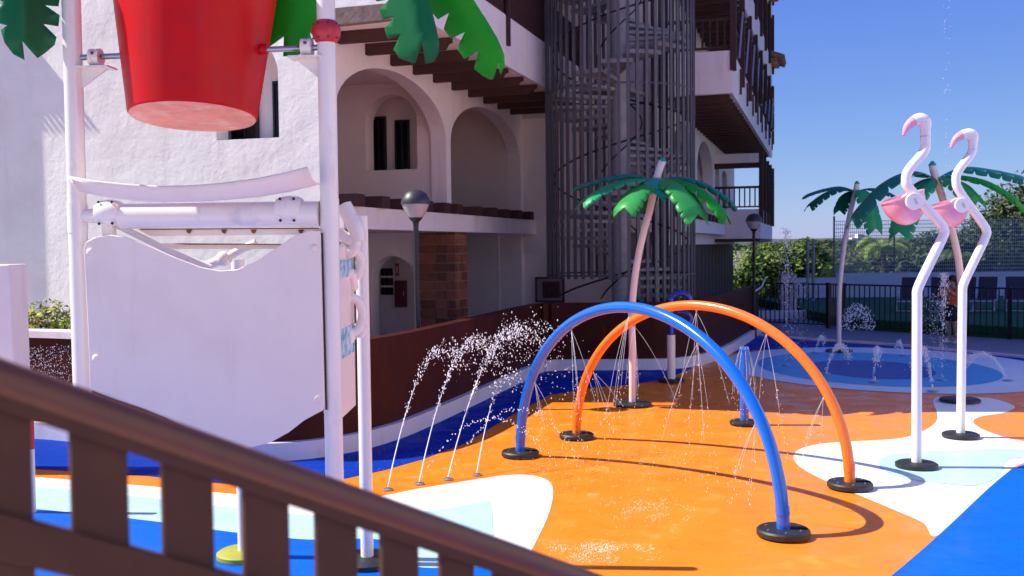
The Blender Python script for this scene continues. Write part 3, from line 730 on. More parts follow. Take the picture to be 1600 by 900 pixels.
# ---- fibreglass leaves
def leaf(path, side, halfw, m, parent, lobes=7, depth=.5, fold=.35, name='leaf', thick=.012, tipw=.72, up=None):
    P = spline(path, 12); n = len(P)-1
    def mid(s):
        x = s*n; i = min(int(x), n-1); return P[i].lerp(P[i+1], x-i)
    side = Vector(side).normalized()
    ss = []
    for k in range(lobes):
        for ph, mm in ((0,1-depth),(.13,1-depth*.25),(.24,1.0),(.6,1.02),(.90,1.0),(.965,.93)):
            ss.append(((k+ph)/lobes, mm if k or ph else 1))
    ss.append((.999,.62))
    b = MB(); NR = 9
    for s, mm in ss:
        c = mid(s); t = (mid(min(1,s+.01))-mid(max(0,s-.01))).normalized()
        sv = (side-t*side.dot(t)).normalized(); nn = sv.cross(t)
        if (up is None and nn.z < 0) or (up is not None and nn.dot(Vector(up)) < 0): nn = -nn
        wd = halfw*(.22+.78*min(1, s/.3)**.7)*(1-(1-tipw)*max(0,(s-.72)/.28)**1.6)
        for j in range(NR):
            u = (j-(NR-1)/2)/((NR-1)/2)
            q = abs(u)*mm
            ww = wd*q
            sh = t*(halfw*(.34+(.22 if s > .9 else 0)*(s-.9)/.1)*q)
            b.v.append(tuple(c+sv*math.copysign(ww,u)*math.cos(fold*q*1.6)-nn*(ww*math.sin(fold*1.6*q))+sh))
    for i in range(len(ss)-1):
        for j in range(NR-1): b.face([i*NR+j,i*NR+j+1,(i+1)*NR+j+1,(i+1)*NR+j])
    o = b.build(name, m, parent, smooth=50); md = o.modifiers.new('s','SOLIDIFY'); md.thickness = thick; md.offset = 0
    return o
crz = 5.25
# (near leaves hang from crowns on the two tall posts)
def D(px,py,d): return at(px,py,d)
def broad_leaf(out, rib, d, m, bulge, tilt=0.0, step=9):
    """broad moulded frond: outline in picture px at distance d, curved away from its midrib, 14 mm thick"""
    q = sta.location; xs = [p[0] for p in out]; ys = [p[1] for p in out]
    V = []; n0 = 0
    for a, b in zip(out, out[1:]+out[:1]):
        L = math.hypot(b[0]-a[0], b[1]-a[1]); k = max(1, int(L/7))
        for t in range(k): V.append((a[0]+(b[0]-a[0])*t/k, a[1]+(b[1]-a[1])*t/k))
    n0 = len(V); ed = [(i, (i+1) % n0) for i in range(n0)]
    y = min(ys)+4
    while y < max(ys):
        x = min(xs)+4
        while x < max(xs): V.append((x, y)); x += step
        y += step
    vv, ee, ff, _, _, _ = delaunay_2d_cdt([Vector(p) for p in V], ed, [list(range(n0))], 1, 1e-4)
    def rd(p):
        best = 1e9
        for a, b in zip(rib, rib[1:]):
            a = Vector(a); b = Vector(b); t = max(0, min(1, (p-a).dot(b-a)/(b-a).length_squared)); best = min(best, (a+(b-a)*t-p).length)
        return best
    m_ = MB()
    for p in vv:
        r_ = rd(p); dd = d+bulge*(r_/50)**1.5+tilt*(p.x-rib[0][0])/100-.010*math.exp(-(r_/5)**2)
        m_.v.append(tuple(at(p.x, p.y, dd)))
    for f_ in ff: m_.face(list(f_))
    o = m_.build('leaf', m, sta, smooth=60); md = o.modifiers.new('s','SOLIDIFY'); md.thickness = .014; md.offset = 0
    return o
broad_leaf([(-26,-150),(60,-150),(86,-110),(70,-100),(94,-80),(93,-55),(70,-58),(94,-36),(94,-14),(90,10),(69,8),(92,24),(90,41),(66,37),(87,58),(84,70),(71,81),(58,90),(35,64),(38,93),(21,84),(8,67),(2,47),(12,40),(-3,36),(-10,14),(6,4),(-14,-10),(-24,-40),(-4,-48),(-28,-70),(-30,-100),(-10,-106)], [(34,-150),(34,-40),(35,60)], 6.35, leafm[5], .13, .25)
broad_leaf([(412,-150),(480,-150),(512,-100),(508,-20),(505,46),(494,60),(484,50),(488,68),(466,87),(443,88),(444,56),(428,68),(416,76),(404,56),(402,-40)], [(455,-150),(456,0),(455,50)], 6.9, leafm[4], .06)
broad_leaf([(594,16),(600,30),(618,26),(602,45),(607,61),(628,52),(616,77),(625,91),(648,99),(659,66),(665,99),(678,96),(685,83),(686,65),(681,42),(674,15),(666,-20),(662,-60),(656,-110),(640,-150),(605,-150),(578,-110),(600,-104),(576,-80),(578,-60),(604,-66),(582,-40),(583,-22),(608,-30),(588,-8),(589,2),(610,-2)], [(630,-150),(640,-40),(650,20),(660,66)], 6.25, leafm[5], .12, -.1)
broad_leaf([(672,15),(685,30),(702,20),(694,45),(705,60),(727,50),(715,75),(726,92),(748,79),(741,107),(755,118),(767,124),(771,122),(779,96),(782,116),(788,100),(787,85),(776,60),(761,34),(745,8),(728,-20),(700,-60),(670,-110),(640,-150),(600,-150),(598,-128),(622,-124),(612,-96),(640,-96),(632,-70),(660,-70),(650,-42),(664,-28),(682,-36),(666,-10)], [(620,-150),(700,-60),(745,10),(777,80)], 6.3, leafm[4], .14, .15)
leaf([D(520,-160,6.5),D(560,-175,6.4),D(610,-190,6.3)], (0,1,0), .05, leafm[5], sta, 2, .1, .2, name='leaf_stem')
leaf([D(520,-160,6.5),D(490,-175,6.7),D(470,-160,6.9)], (0,1,0), .05, leafm[5], sta, 2, .1, .2, name='leaf_stem')
leaf([D(118,-160,6.7),D(70,-185,6.6),D(30,-190,6.6)], (0,1,0), .05, leafm[5], sta, 2, .1, .2, name='leaf_stem')
leaf([D(560,-175,6.4),D(600,-195,6.35),D(640,-190,6.3)], (0,1,0), .05, leafm[5], sta, 2, .1, .2, name='leaf_stem')

# ---- a partly hidden red and white pipe at far left
q = gp(50,802)
e = empty('ground_spout', (q.x,q.y,0), 'slim white pipe with red upper part, half hidden behind the brown railing', 'play equipment')
MB().tube([(0,0,0),(0,0,.62)], .04, 12).build('lower_pipe', white_p, e); MB().tube([(0,0,.62),(0,0,1.3)], .042, 12).build('upper_pipe', red_ball, e)

# ---------------------------------------------------------------- arches
def bigarch(b0, b1, H, r, m, label, cat='water arch'):
    c = (b0+b1)/2; e = empty('water_arch', (c.x,c.y,0), label, cat, 'spray arches on the orange floor')
    h = (b1-b0)/2; path = [Vector(c-c)+h*-math.cos(PI*i/64)+Vector((0,0,H*math.sin(PI*i/64)**.92)) for i in range(65)]
    path[0].z = 0; path[-1].z = 0
    pi = MB().tube(path, r, 24).build('pipe', m, e)
    for s in (-1,1):
        p = h*s
        MB().lathe([(.225,.016),(.225,.055),(.21,.07),(r+.01,.072)], p, 32).build('base_disc', black_d, e)
        MB().tube([(p.x-.03,p.y+.01,.074),(p.x+.20,p.y-.02,.074)], .008, 5).build('disc_seam', black_m, e)
    for i in (2,62):
        q = path[i]; t = (path[i+1]-path[i-1]).normalized()
        MB().tube([q-t*.035,q+t*.035], r+.004, 24).build('sleeve', m, e)
    for s in (-1,1):
        p = h*s
        for k in range(6):
            a = k*PI/3+.4; MB().lathe([(.011,.068),(.011,.078),(.001,.079)], p+Vector((.155*math.cos(a),.155*math.sin(a),0)), 6).build('bolt', zinc, e, smooth=0)
    nz = []
    for i in (10,21,32,43,54):
        q = path[i]; cn = Vector((0,0,H*.35)); dn = (cn-q).normalized()
        MB().tube([q+dn*(r-.004),q+dn*(r+.022)], .012, 8).build('nozzle', zinc, e); nz.append(c+q+dn*(r+.022))
    return c, h, path, nz
bA = bigarch(gp(813,713), gp(1224,838), 1.87, .058, blue_p, 'blue pipe arch nearest the camera on black rubber discs')
oA = bigarch(gp(901,685), gp(1328,763), 1.80, .055, org_p, 'orange pipe arch behind the blue arch')
def streams(name, origins, label, r=.0017, seed=3, extra=0):
    q = random.Random(seed); m = MB()
    for (o, dirs) in origins:
        for d in dirs:
            v = Vector(d); p = Vector(o); pts = []; t = 0
            T = q.uniform(.32,.5)
            for i in range(12):
                tt = i/11*T
                pts.append(p+v*tt+Vector((0,0,-4.9*tt*tt)))
            pts = [x for x in pts if x.z > .02]
            k = max(2, int(len(pts)*.75))
            if len(pts) > 2:
                m.tube(pts[:k], [r*(1-.5*i/k) for i in range(k)], 5)
                for i in range(14):
                    u = q.uniform(k*.6, len(pts)-1.01); a = pts[int(u)].lerp(pts[int(u)+1], u-int(u))
                    m.drop(a+Vector((q.gauss(0,.018),q.gauss(0,.018),q.gauss(0,.03))), q.uniform(.002,.0045), q.uniform(1,4))
    return tag(m.build(name, water, smooth=0, kind='stuff'), label, 'water')
def fan(arch, k):
    c, h, path, nz = arch; hd = h.normalized(); out = []
    q = random.Random(k)
    for i, o in enumerate(nz):
        side_ = (i-2)*-.25
        pr = Vector((-hd.y,hd.x,0))
        out.append((o, [hd*(side_*2.5+q.uniform(-1.3,1.3))+pr*q.uniform(-.9,.9)+Vector((0,0,-q.uniform(1.8,2.8))) for _ in range(4)]))
    return out
streams('water_spray', fan(bA,1), 'thin water sprays fanning down from the nozzles of the blue arch', seed=4)
streams('water_spray', fan(oA,2), 'thin water sprays fanning down from the nozzles of the orange arch', seed=5)

# ---------------------------------------------------------------- spray posts
p = gp(1163,664)
e = empty('spray_post', (p.x,p.y,0), 'short blue spray post between the two arches, veiled in water', 'spray post')
MB().tube([(0,0,0),(0,0,1.03)], .062, 16).build('post', blue_p, e); MB().lathe([(.070,1.03),(.072,1.05),(.03,1.075),(.001,1.08)]).build('cap', blue_p, e)
MB().lathe([(.2,.016),(.2,.05),(.18,.065),(.06,.07)],(0,0,0),28).build('base_disc', black_d, e)
m_ = MB(); q = random.Random(9)
for i in range(8):
    a = 2*PI*i/8; pts = [(p.x+(.05+.11*math.sin(t/8*PI*.5))*math.cos(a),p.y+(.05+.11*math.sin(t/8*PI*.5))*math.sin(a),1.09-.065*t-.002*t*t) for t in range(9)]
    m_.tube(pts, .0014, 4)
    for _ in range(8):
        z = q.uniform(.05,.6); rr = .16+q.gauss(0,.015); m_.drop((p.x+rr*math.cos(a),p.y+rr*math.sin(a),z), .004, 2)
tag(m_.build('water_spray', water, smooth=0, kind='stuff'), 'bell of thin water lines falling round the short blue post', 'water')
p = gp(1049,597)
e = empty('spray_post', (p.x,p.y,0), 'pole with white lower half and blue looped top behind the blue arch', 'spray post')
MB().tube([(0,0,0),(0,0,.86)], .075, 16).build('lower_post', white_p, e); MB().tube([(0,0,.86),(0,0,1.52)], .05, 14).build('upper_post', blue_dk, e)
MB().tube(spline([(.0,0,1.0),(.22,0,.98),(.36,0,1.12),(.30,0,1.24),(.10,0,1.28)],5), .04, 12).build('spout', blue_dk, e)
MB().tube(spline([(-.05,0,1.50),(.15,0,1.62),(.32,0,1.55),(.36,0,1.42)],5), .05, 12).build('spout', blue_dk, e)
MB().lathe([(.24,.016),(.24,.05),(.22,.065),(.06,.07)],(0,0,0),28).build('base_disc', black_d, e)

# ---------------------------------------------------------------- play palms
def play_palm(bx, path_px, label, leaves):
    d = bx.y; e = empty('play_palm', (bx.x,bx.y,0), label, 'play palm', 'green fibreglass play palms')
    P = [at(x,y,d)-Vector((bx.x,bx.y,0)) for x,y in path_px]; P[0] = Vector((0,0,0))
    sp = spline(P,6); n = len(sp)
    MB().tube(sp, [.052+.006*i/n for i in range(n)], 18).build('trunk', pale_p, e)
    T = P[-2]; tip = P[-1]
    MB().lathe([(.060,0),(.058,.02),(.02,.07),(.001,.075)], tip-Vector((0,0,.01)), 16).build('trunk_cap', leafm[3], e)
    MB().lathe([(.30,.016),(.30,.045),(.27,.06),(.09,.065)],(0,0,0),30).build('base_disc', black_d, e)
    for (az,L,rise_,drop_,mi,hw) in leaves:
        a = math.radians(az); o = Vector((math.cos(a),math.sin(a),0)); s = Vector((-math.sin(a),math.cos(a),0))
        pts = [T+o*.03, T+o*L*.3+Vector((0,0,rise_)), T+o*L*.62+Vector((0,0,rise_-drop_*.22)), T+o*L*.90+Vector((0,0,rise_-drop_*.68)), T+o*L*.99+Vector((0,0,rise_-drop_*.92))]
        leaf(pts, s, hw*.95, leafm[mi], e, 8, .36, .22, thick=.009)
    return e
play_palm(gp(988,634), [(988,634),(988,560),(988,480),(994,420),(1005,365),(1016,325),(1025,282),(1035,252)], 'nearest green play palm with pink trunk, left of centre behind the arches',
  [(176,1.22,.10,.18,0,.20),(203,1.28,.02,.38,1,.24),(234,1.0,-.06,.42,2,.26),(256,.50,.03,.26,3,.27),(302,.95,.0,.60,2,.31),(326,1.15,.0,.62,4,.25),(354,1.2,.05,.48,0,.20),(95,.9,.0,.45,5,.2)])
play_palm(gp(1311,550), [(1311,550),(1311,500),(1312,450),(1317,400),(1322,365),(1329,330),(1337,298),(1339,287)], 'farthest and smallest looking play palm at the back of the blue circle',
  [(174,1.12,.10,.20,0,.20),(199,1.25,.06,.44,5,.24),(286,.75,.0,.95,1,.28),(345,1.15,.05,.48,0,.22),(95,.9,.0,.45,5,.2)])
play_palm(gp(1500,628), [(1500,628),(1501,560),(1503,480),(1498,410),(1486,355),(1473,310),(1462,278),(1457,258)], 'play palm on the right, its trunk leaning behind the flamingos',
  [(190,1.4,.10,.80,0,.27),(220,1.1,-.1,.80,1,.24),(298,.75,-.02,.40,2,.30),(330,1.2,.02,.50,4,.25),(4,1.42,.16,.18,3,.24),(95,.9,.0,.45,5,.2)])

# ---------------------------------------------------------------- flamingos
def flamingo(bx, pts, hub, rim0, rim1, bot, label):
    d = bx.y; B = Vector((bx.x,bx.y,0)); e = empty('flamingo_shower', B, label, 'flamingo', 'flamingo water showers')
    A = lambda x,y,dd=0: at(x,y,d+dd)-B
    legs = [A(*p) for p in pts['leg']]; legs[0] = Vector((legs[0].x*0,0,0))
    neck = [A(*p) for p in pts['neck']]; head = [A(*p) for p in pts['head']]
    P = []
    for q in (legs[:2],): P += [q[0]+(q[1]-q[0])*t/4 for t in range(4)]
    full = P+spline([legs[1]]+legs[2:]+neck,5)
    MB().tube(full, .054, 18).build('neck_and_leg', fl_white, e)
    sp = spline(head,6); n = len(sp); rad = []
    for i in range(n):
        t = i/(n-1); rad.append(.056+.012*math.sin(min(1,t/.6)*PI)-.040*max(0,(t-.55)/.45)**1.5)
    k = int(n*.58)
    MB().tube(sp[:k+1], rad[:k+1], 18).build('head', fl_white, e)
    MB().tube(sp[k:], rad[k:], 18).build('beak', fl_pink, e)
    h = A(*pts['eye'],-.055)
    MB().tube([h+Vector((.026*math.cos(i*PI/8),0,.026*math.sin(i*PI/8))) for i in range(16)], .005, 5, closed=True).build('eye', fl_white, e)
    j = neck[-1]; MB().tube([j+Vector((0,0,-.095)),j+Vector((0,0,-.088))], .0555, 18).build('neck_joint', zinc, e)
    for s in (-1,1):
        H = A(*hub)+Vector((0,s*.075,0))
        MB().tube([H-Vector((0,.02,0)),H+Vector((0,.02,0))], .094, 28).build('hub', fl_white, e, bevel=.008)
    H = A(*hub)
    MB().slab([H+Vector((x,-.098,z)) for x,z in ((-.01,.03),(.012,.034),(.035,-.03),(.022,-.036))], (0,-.006,0)).build('hub_slot', zinc, e, smooth=0)
    r0 = A(*rim0); r1 = A(*rim1); c = (r0+r1)/2+Vector((0,.20,0)); rx = (r1-r0).length/2; ax = (r1-r0).normalized()
    dn = (A(*bot)-c).length; up = Vector((-ax.z,0,ax.x))
    M3 = Matrix((ax, Vector((0,1,0)), up)).transposed()
    pr = [(max(.0005,rx*math.sin(PI/2*i/8)), -dn*math.cos(PI/2*i/8)) for i in range(9)]
    pr += [(rx*1.04,.0),(rx*1.04,.022),(rx*.96,.022),(rx*.94,0)]+[(max(.0005,rx*.94*math.sin(PI/2*i/8)), -dn*.93*math.cos(PI/2*i/8)) for i in range(7,-1,-1)]
    b = MB().lathe(pr[:9], c, 36, M3).build('basin', fl_pink, e); MB().lathe(pr[8:], c, 36, M3).build('basin_lining', fl_pink, b)
    MB().lathe([(.225,.016),(.225,.05),(.20,.065),(.06,.068)],(0,0,0),30).build('base_disc', black_d, e)
    return e
flamingo(gp(1432,731), dict(leg=[(1432,731),(1433,462),(1437,444),(1472,372),(1474,358),(1466,345)], neck=[(1422,296),(1416,282),(1420,266),(1443,238),(1446,222),(1446,200)], head=[(1446,201),(1445,190),(1437,186),(1426,190),(1417,199),(1412,212)], eye=(1438,190)),
  (1424,315),(1389,318),(1453,297),(1424,342), 'nearer and taller white flamingo shower with pink beak and basin')
flamingo(gp(1501,684), dict(leg=[(1501,684),(1504,454),(1508,438),(1538,375),(1541,360),(1533,346)], neck=[(1500,300),(1494,284),(1497,268),(1517,241),(1520,228),(1520,222)], head=[(1520,223),(1520,212),(1512,209),(1501,212),(1492,219),(1486,231)], eye=(1514,213)),
  (1499,321),(1462,325),(1520,308),(1496,347), 'farther and shorter white flamingo shower, right of the taller one')

# ---------------------------------------------------------------- floor nozzles and jets
jets = [((606,766),(690,545),(726,640),380,'leftmost'),((655,757),(742,532),(790,640),560,'second from left'),((700,750),(806,516),(905,640),1001,'third from left'),((745,743),(790,590),(850,650),170,'rightmost')]
for (b,pk,en,n,wd) in jets:
    q = gp(*b)
    e = empty('floor_nozzle', (q.x,q.y,.006), 'round metal nozzle in the orange floor, %s of four'%wd, 'nozzle', 'row of four floor nozzles')
    MB().lathe([(.055,0),(.055,.008),(.045,.014),(.02,.014),(.018,.02),(.001,.02)],(0,0,0),20).build('nozzle_ring', zinc, e)
    MB().lathe([(.018,.0205),(.001,.024)],(0,0,0),12).build('nozzle_hole', black_m, e)
    rr = random.Random(n); m_ = MB()
    P0 = q+Vector((0,0,.03)); dd = q.y
    PK = at(pk[0],pk[1],dd+1.2); EN = gp(*en); 
    vz = math.sqrt(max(.1,2*9.8*(PK.z-P0.z))); tp_ = vz/9.8; hv = (PK-P0)/tp_; hv.z = 0
    def pos(t): return P0+hv*t+Vector((0,0,vz*t-4.9*t*t))
    m_.tube([pos(tp_*.5*i/12) for i in range(13)], [.0075-.005*i/12 for i in range(13)], 6)
    for i in range(n):
        u = rr.random()**.8; t = tp_*(.22+1.22*u+ (.45*rr.random()**2 if n > 1000 else .12*rr.random()))
        p = pos(t); s = .008+.055*(t/tp_)**2.4*(1.5 if n>1000 else .9)
        p = p+Vector((rr.gauss(0,s),rr.gauss(0,s),rr.gauss(0,s*.8)))
        if p.z < .02: continue
        m_.drop(p, rr.choice((.003,.004,.0055,.0075))*rr.uniform(.8,1.15), rr.uniform(.9,2.4))
    tag(m_.build('water_jet', water, smooth=0, kind='stuff'), 'leaning jet of white water drops from the %s floor nozzle'%wd, 'water', 'jets from the row of floor nozzles')
    if n > 450 and n != 1500 or n == 1500:
        m_ = MB(); PK2 = P0+(PK-P0)*.45; PK2.z = .62+rr.uniform(0,.1); vz2 = math.sqrt(2*9.8*PK2.z); t2 = vz2/9.8; hv2 = Vector((.75/(2*t2)*2*.5,.25,0))
        for i in range(120):
            t = t2*2*rr.random()**.9; p = P0+hv2*t*2.0+Vector((0,0,vz2*t-4.9*t*t)); s = .006+.02*t
            m_.drop(p+Vector((rr.gauss(0,s),rr.gauss(0,s),rr.gauss(0,s))), rr.uniform(.003,.007), 1.4)
        tag(m_.build('water_jet', water, smooth=0, kind='stuff'), 'low curved arc of drops beside the jet from the %s nozzle'%wd, 'water', 'low arcs by the floor nozzles')
# jets in the blue circle
for i,(b,pk,n) in enumerate([((1290,585),(1312,540),160),((1365,598),(1370,545),90),((1458,613),(1440,545),150),((1575,596),(1535,553),150),((1411,556),(1405,538),60),((1472,595),(1475,430),120),((1275,552),(1283,525),60),((1229,572),(1229,360),90)]):
    q = gp(*b); e = empty('floor_nozzle', (q.x,q.y,.018), ['nozzle at the left of the dark blue circle','nozzle at the near edge of the dark blue circle','nozzle on the pale ring behind the taller flamingo','nozzle on the pale ring at the far right','nozzle at the far edge of the circle','nozzle between the flamingo poles','nozzle at the far left of the circle','nozzle on the left of the mid blue circle'][i], 'nozzle', 'nozzles in the blue circle')
    MB().lathe([(.09,0),(.09,.008),(.07,.014),(.001,.016)],(0,0,0),18).build('nozzle_ring', zinc, e)
    rr = random.Random(i+50); m_ = MB(); PK = at(pk[0],pk[1],q.y+.1); PK.z = max(PK.z,.3); P0 = q
    vz = math.sqrt(2*9.8*PK.z); tp_ = vz/9.8; hv = (PK-P0)/tp_; hv.z = 0
    for k in range(n*3):
        t = tp_*(1.7*rr.random()**.8); p = P0+hv*t+Vector((0,0,vz*t-4.9*t*t)); s = .01+.05*t
        m_.drop(p+Vector((rr.gauss(0,s),rr.gauss(0,s),rr.gauss(0,s))), rr.uniform(.004,.011), 1.8)
    tag(m_.build('water_jet', water, smooth=0, kind='stuff'), 'thin jet rising from the '+e['label'], 'water', 'jets in the blue circle')
# rounded burst of water at the back and falling mist
def cloud(px,py,d,rx,rz,n,label,rs=(.006,.014),shape='dome',st=1.2,seed=1):
    rr = random.Random(seed); m_ = MB(); c = at(px,py,d)
    for i in range(n):
        if shape == 'dome':
            a = rr.uniform(0,PI); k = rr.random()**.35; x = math.cos(a)*rx*k; z = math.sin(a)*rz*k
        else: x = rr.gauss(0,rx*(.5)); z = rr.uniform(-rz,rz)
        p = c+Vector((x,rr.gauss(0,rx*.4),z))
        if p.z > .02: m_.drop(p, rr.uniform(*rs), st)
    return tag(m_.build('water_spray', water, smooth=0, kind='stuff'), label, 'water')
cloud(1340,515,23.5,.36,.62,420,'rounded burst of white drops to the right of the far palm trunk',(.007,.017))
cloud(1466,520,19.5,.28,.8,500,'fine falling spray between the two flamingo poles',(.003,.008),'col',2.0,3)
cloud(1240,500,21,.35,.9,420,'fine falling spray before the dark gate at the back',(.003,.008),'col',2.0,4)
cloud(1212,250,16,.05,1.6,60,'sparse drops falling beside the corner of the hotel',(.002,.005),'col',2.0,5)
cloud(1272,240,16,.10,2.0,50,'sparse drops falling through the sky over the far palm',(.002,.005),'col',1.5,6)
cloud(1478,150,14,.07,1.5,70,'sparse drops falling above the flamingos',(.002,.005),'col',1.5,7)
cloud(60,575,11.8,.55,.25,900,'cloud of fine spray before the brown wall at the far left',(.002,.006),'col',1.5,8)
# splashes on the floor
def splash(px, py, rx, ry, n, label, seed):
    rr = random.Random(seed); m_ = MB(); c = gp(px,py)
    for i in range(n):
        x = c.x+rr.gauss(0,rx); y = c.y+rr.gauss(0,ry)
        nn = noise.noise(Vector((x*5,y*5,seed)))
        if nn < rr.uniform(-.3,.25): continue
        m_.drop((x,y,abs(rr.gauss(0,.012))+.012), rr.uniform(.0012,.0036), .8)
    o = m_.build('splash_foam', foam, smooth=0, kind='stuff'); o['label'] = label; return o
splash(930,865,.22,.14,1900,'white splashing drops on the orange floor near the railing',1)
splash(1010,800,.25,.25,900,'white splashing drops on the orange floor under the blue arch',2)
splash(1010,720,.5,.6,1400,'white splashing drops on the orange floor under the arches',3)
splash(850,730,.35,.7,900,'drops scattered round the foot of the blue arch',4)
splash(700,700,.9,1.2,900,'drops scattered on the shaded blue floor',5)
splash(1050,630,1.2,.9,1600,'drops scattered on the shaded red floor',6)

# ---------------------------------------------------------------- foreground railing
RA = at(-60,571,1.30); RB = at(900,905,2.06)
rl = empty('stair_railing', (RA.x,RA.y,RA.z-1.0), 'dark brown sloping stair railing with flat slats in the near foreground', 'railing')
O_ = Vector(rl.location); dr = (RB-RA); hd = Vector((dr.x,dr.y,0)).normalized()
A_ = RA-O_; B_ = RB-O_; dn_ = dr.normalized()
MB().tube([A_-dn_*.3,A_,B_,B_+dn_*.5], .0262, 24).build('handrail', rail_br, rl)
MB().bar(A_-dn_*.3-Vector((0,0,.028)),B_+dn_*.5-Vector((0,0,.028)),.034,.026).build('rail_underside', rail_sl, rl)
def Rt(px):   # parameter along the rail for a px column
    lo, hi = -.4, 1.6
    for _ in range(40):
        m = (lo+hi)/2; p = RA+dr*m-CAM; x = 800+FPX*p.dot(RX)/p.dot(F_)
        if x < px: lo = m
        else: hi = m
    return lo
cts = [20,158,296,423,532,631,718,800,876]
L_ = dr.length; ts = [Rt(c) for c in cts]
print('slat spacing', [round((b-a)*L_,3) for a,b in zip(ts,ts[1:])])
sp_ = (Rt(712)-Rt(152))/5; print('sp',sp_*L_)
for k in range(-1,8):
    t = Rt(152)+sp_*k; c = A_+dr*t
    w2 = hd*.0393; zt = -.038; sl_ = dr.z/Vector((dr.x,dr.y,0)).length*.0393
    tn = Vector((-hd.y,hd.x,0))*.012
    MB().slab([c-w2+Vector((0,0,zt-sl_))-tn/2, c+w2+Vector((0,0,zt+sl_))-tn/2, c+w2+Vector((0,0,-.62))-tn/2, c-w2+Vector((0,0,-.62))-tn/2], tn).build('slat', rail_sl, rl, smooth=0, bevel=.002)
MB().bar(A_-dn_*.3+Vector((0,0,-.214)),B_+dn_*.5+Vector((0,0,-.214)),.030,.060).build('mid_rail', rail_sl, rl, bevel=.004)

# ---------------------------------------------------------------- back of the pool: turf, fences, wall
F0 = Vector((9.62,28.75,0)); F1 = Vector((12.85,25.1,0)); F2 = F0+(F1-F0)*2.2
tm_ = MB().slab([F0+Vector((.1,.15,.30)),F2+Vector((.1,.15,.30)),Vector((40,20,.3)),Vector((40,40,.3)),Vector((9.9,40,.3))], (0,0,-.31)).build('turf_terrace', turf, smooth=0, kind='structure')
def bar_fence(a, b, label, sp=.155, h=1.31, foot=0, name='bar_fence', m=black_m, pm=None):
    e = empty(name, a, label, 'fence', 'black bar fences round the splash pad')
    d = (b-a); L = d.length; u = d.normalized(); X = Vector((0,0,1))
    MB().bar(X*(h-.02),u*L+X*(h-.02),.05,.045).build('top_rail', m, e, smooth=0)
    MB().bar(X*(foot+.10),u*L+X*(foot+.10),.035,.035).build('bottom_rail', m, e, smooth=0)
    q = MB().box(-.014,.014,-.014,.014,foot+.115,h-.045).build('bar', m, e, smooth=0)
    n = int(L/sp); first = True; ang = math.atan2(u.y,u.x)
    for i in range(1,n):
        p = u*(i*sp)
        if first: q.location = p; q.rotation_euler = (0,0,ang); first = False
        else: share(q, 'bar', e, p, (0,0,ang))
    pp = None
    for i in range(0, int(L/2.3)+2):
        p = u*min(L, i*2.3)
        if pp is None: pp = MB().box(-.035,.035,-.035,.035,0,h+.03).build('post', m, e, smooth=0); pp.location = p; pp.rotation_euler = (0,0,ang)
        else: share(pp, 'post', e, p, (0,0,ang))
    return e
bar_fence(F0, F2, 'long black bar fence before the green turf and sun loungers')
G0 = Vector((7.55,30.7,0)); G1 = Vector((9.25,29.15,0))
bar_fence(G0, G1, 'short black bar fence between the hotel corner and the gate')
brn = mat('brown_gate_paint', (.11,.075,.055,1), .6)
bar_fence(G1+Vector((.03,-.02,0)), F0+Vector((-.03,.02,0)), 'narrow brownish bar gate left of the green turf', sp=.075, name='bar_gate', m=brn)
MB_ = MB().box(7.6,11.0,33,33.15,-.01,.27).build('low_kerb', kerbw); tag(MB_, 'low white kerb wall behind the short black fence', 'kerb')
pl_ = MB().box(9.2,9.75,34.0,34.4,0,1.45).build('utility_column', steel_lt, bevel=.02); tag(pl_, 'grey metal utility box behind the short black fence', 'utility box')
ww = empty('perimeter_wall', (12.1,40,0), 'white perimeter wall behind the turf, carrying the wire fence', 'wall')
MB().box(1.0,26,0,.2,-.05,1.25).build('wall_face', kerbw, ww, smooth=0); MB().box(-1.0,.997,0,.2,-.05,1.10).build('wall_face', kerbw, ww, smooth=0)
wf = empty('wire_fence', (13.0,40.1,1.25), 'tall grey welded wire fence standing on the white perimeter wall', 'fence')
wm = MB()
for i in range(0,230): wm.box(.08*i-.007,.08*i+.007,-.004,.004,0,2.12)
for j in range(0,15): wm.box(0,18.4,.005,.013,.02+.15*j-.011,.02+.15*j+.011)
wm.build('wire_mesh', wire_m, wf, smooth=0, kind='stuff')
for i in range(0,8):
    q = MB().box(2.42*i-.03,2.42*i+.03,.02,.08,-.0,2.22+(.1 if i==0 else 0)).build('fence_post', green_m, wf, smooth=0)
gq = at(1266,400,38.5)
for i,dx in enumerate((-.10,.12)):
    o = MB().tube([(0,0,0),(0,0,2.65)], .06, 10).build('tall_post', steel_lt, loc=(gq.x+dx,38.5,0)); tag(o, ['left','right'][i]+' one of two grey round posts standing close together behind the gate', 'post', 'twin grey posts')
hp = empty('wall_handrail', (6.6,27.2,0), 'thin bent white handrail rising at the end of the brown wall', 'handrail')
MB().tube([at(1150,462,26.5)-Vector((6.6,27.2,0)),at(1178,456,27.0)-Vector((6.6,27.2,0)),at(1190,448,27.4)-Vector((6.6,27.2,0)),at(1196,434,27.6)-Vector((6.6,27.2,0))], .022, 8).build('rail', kerbw, hp)

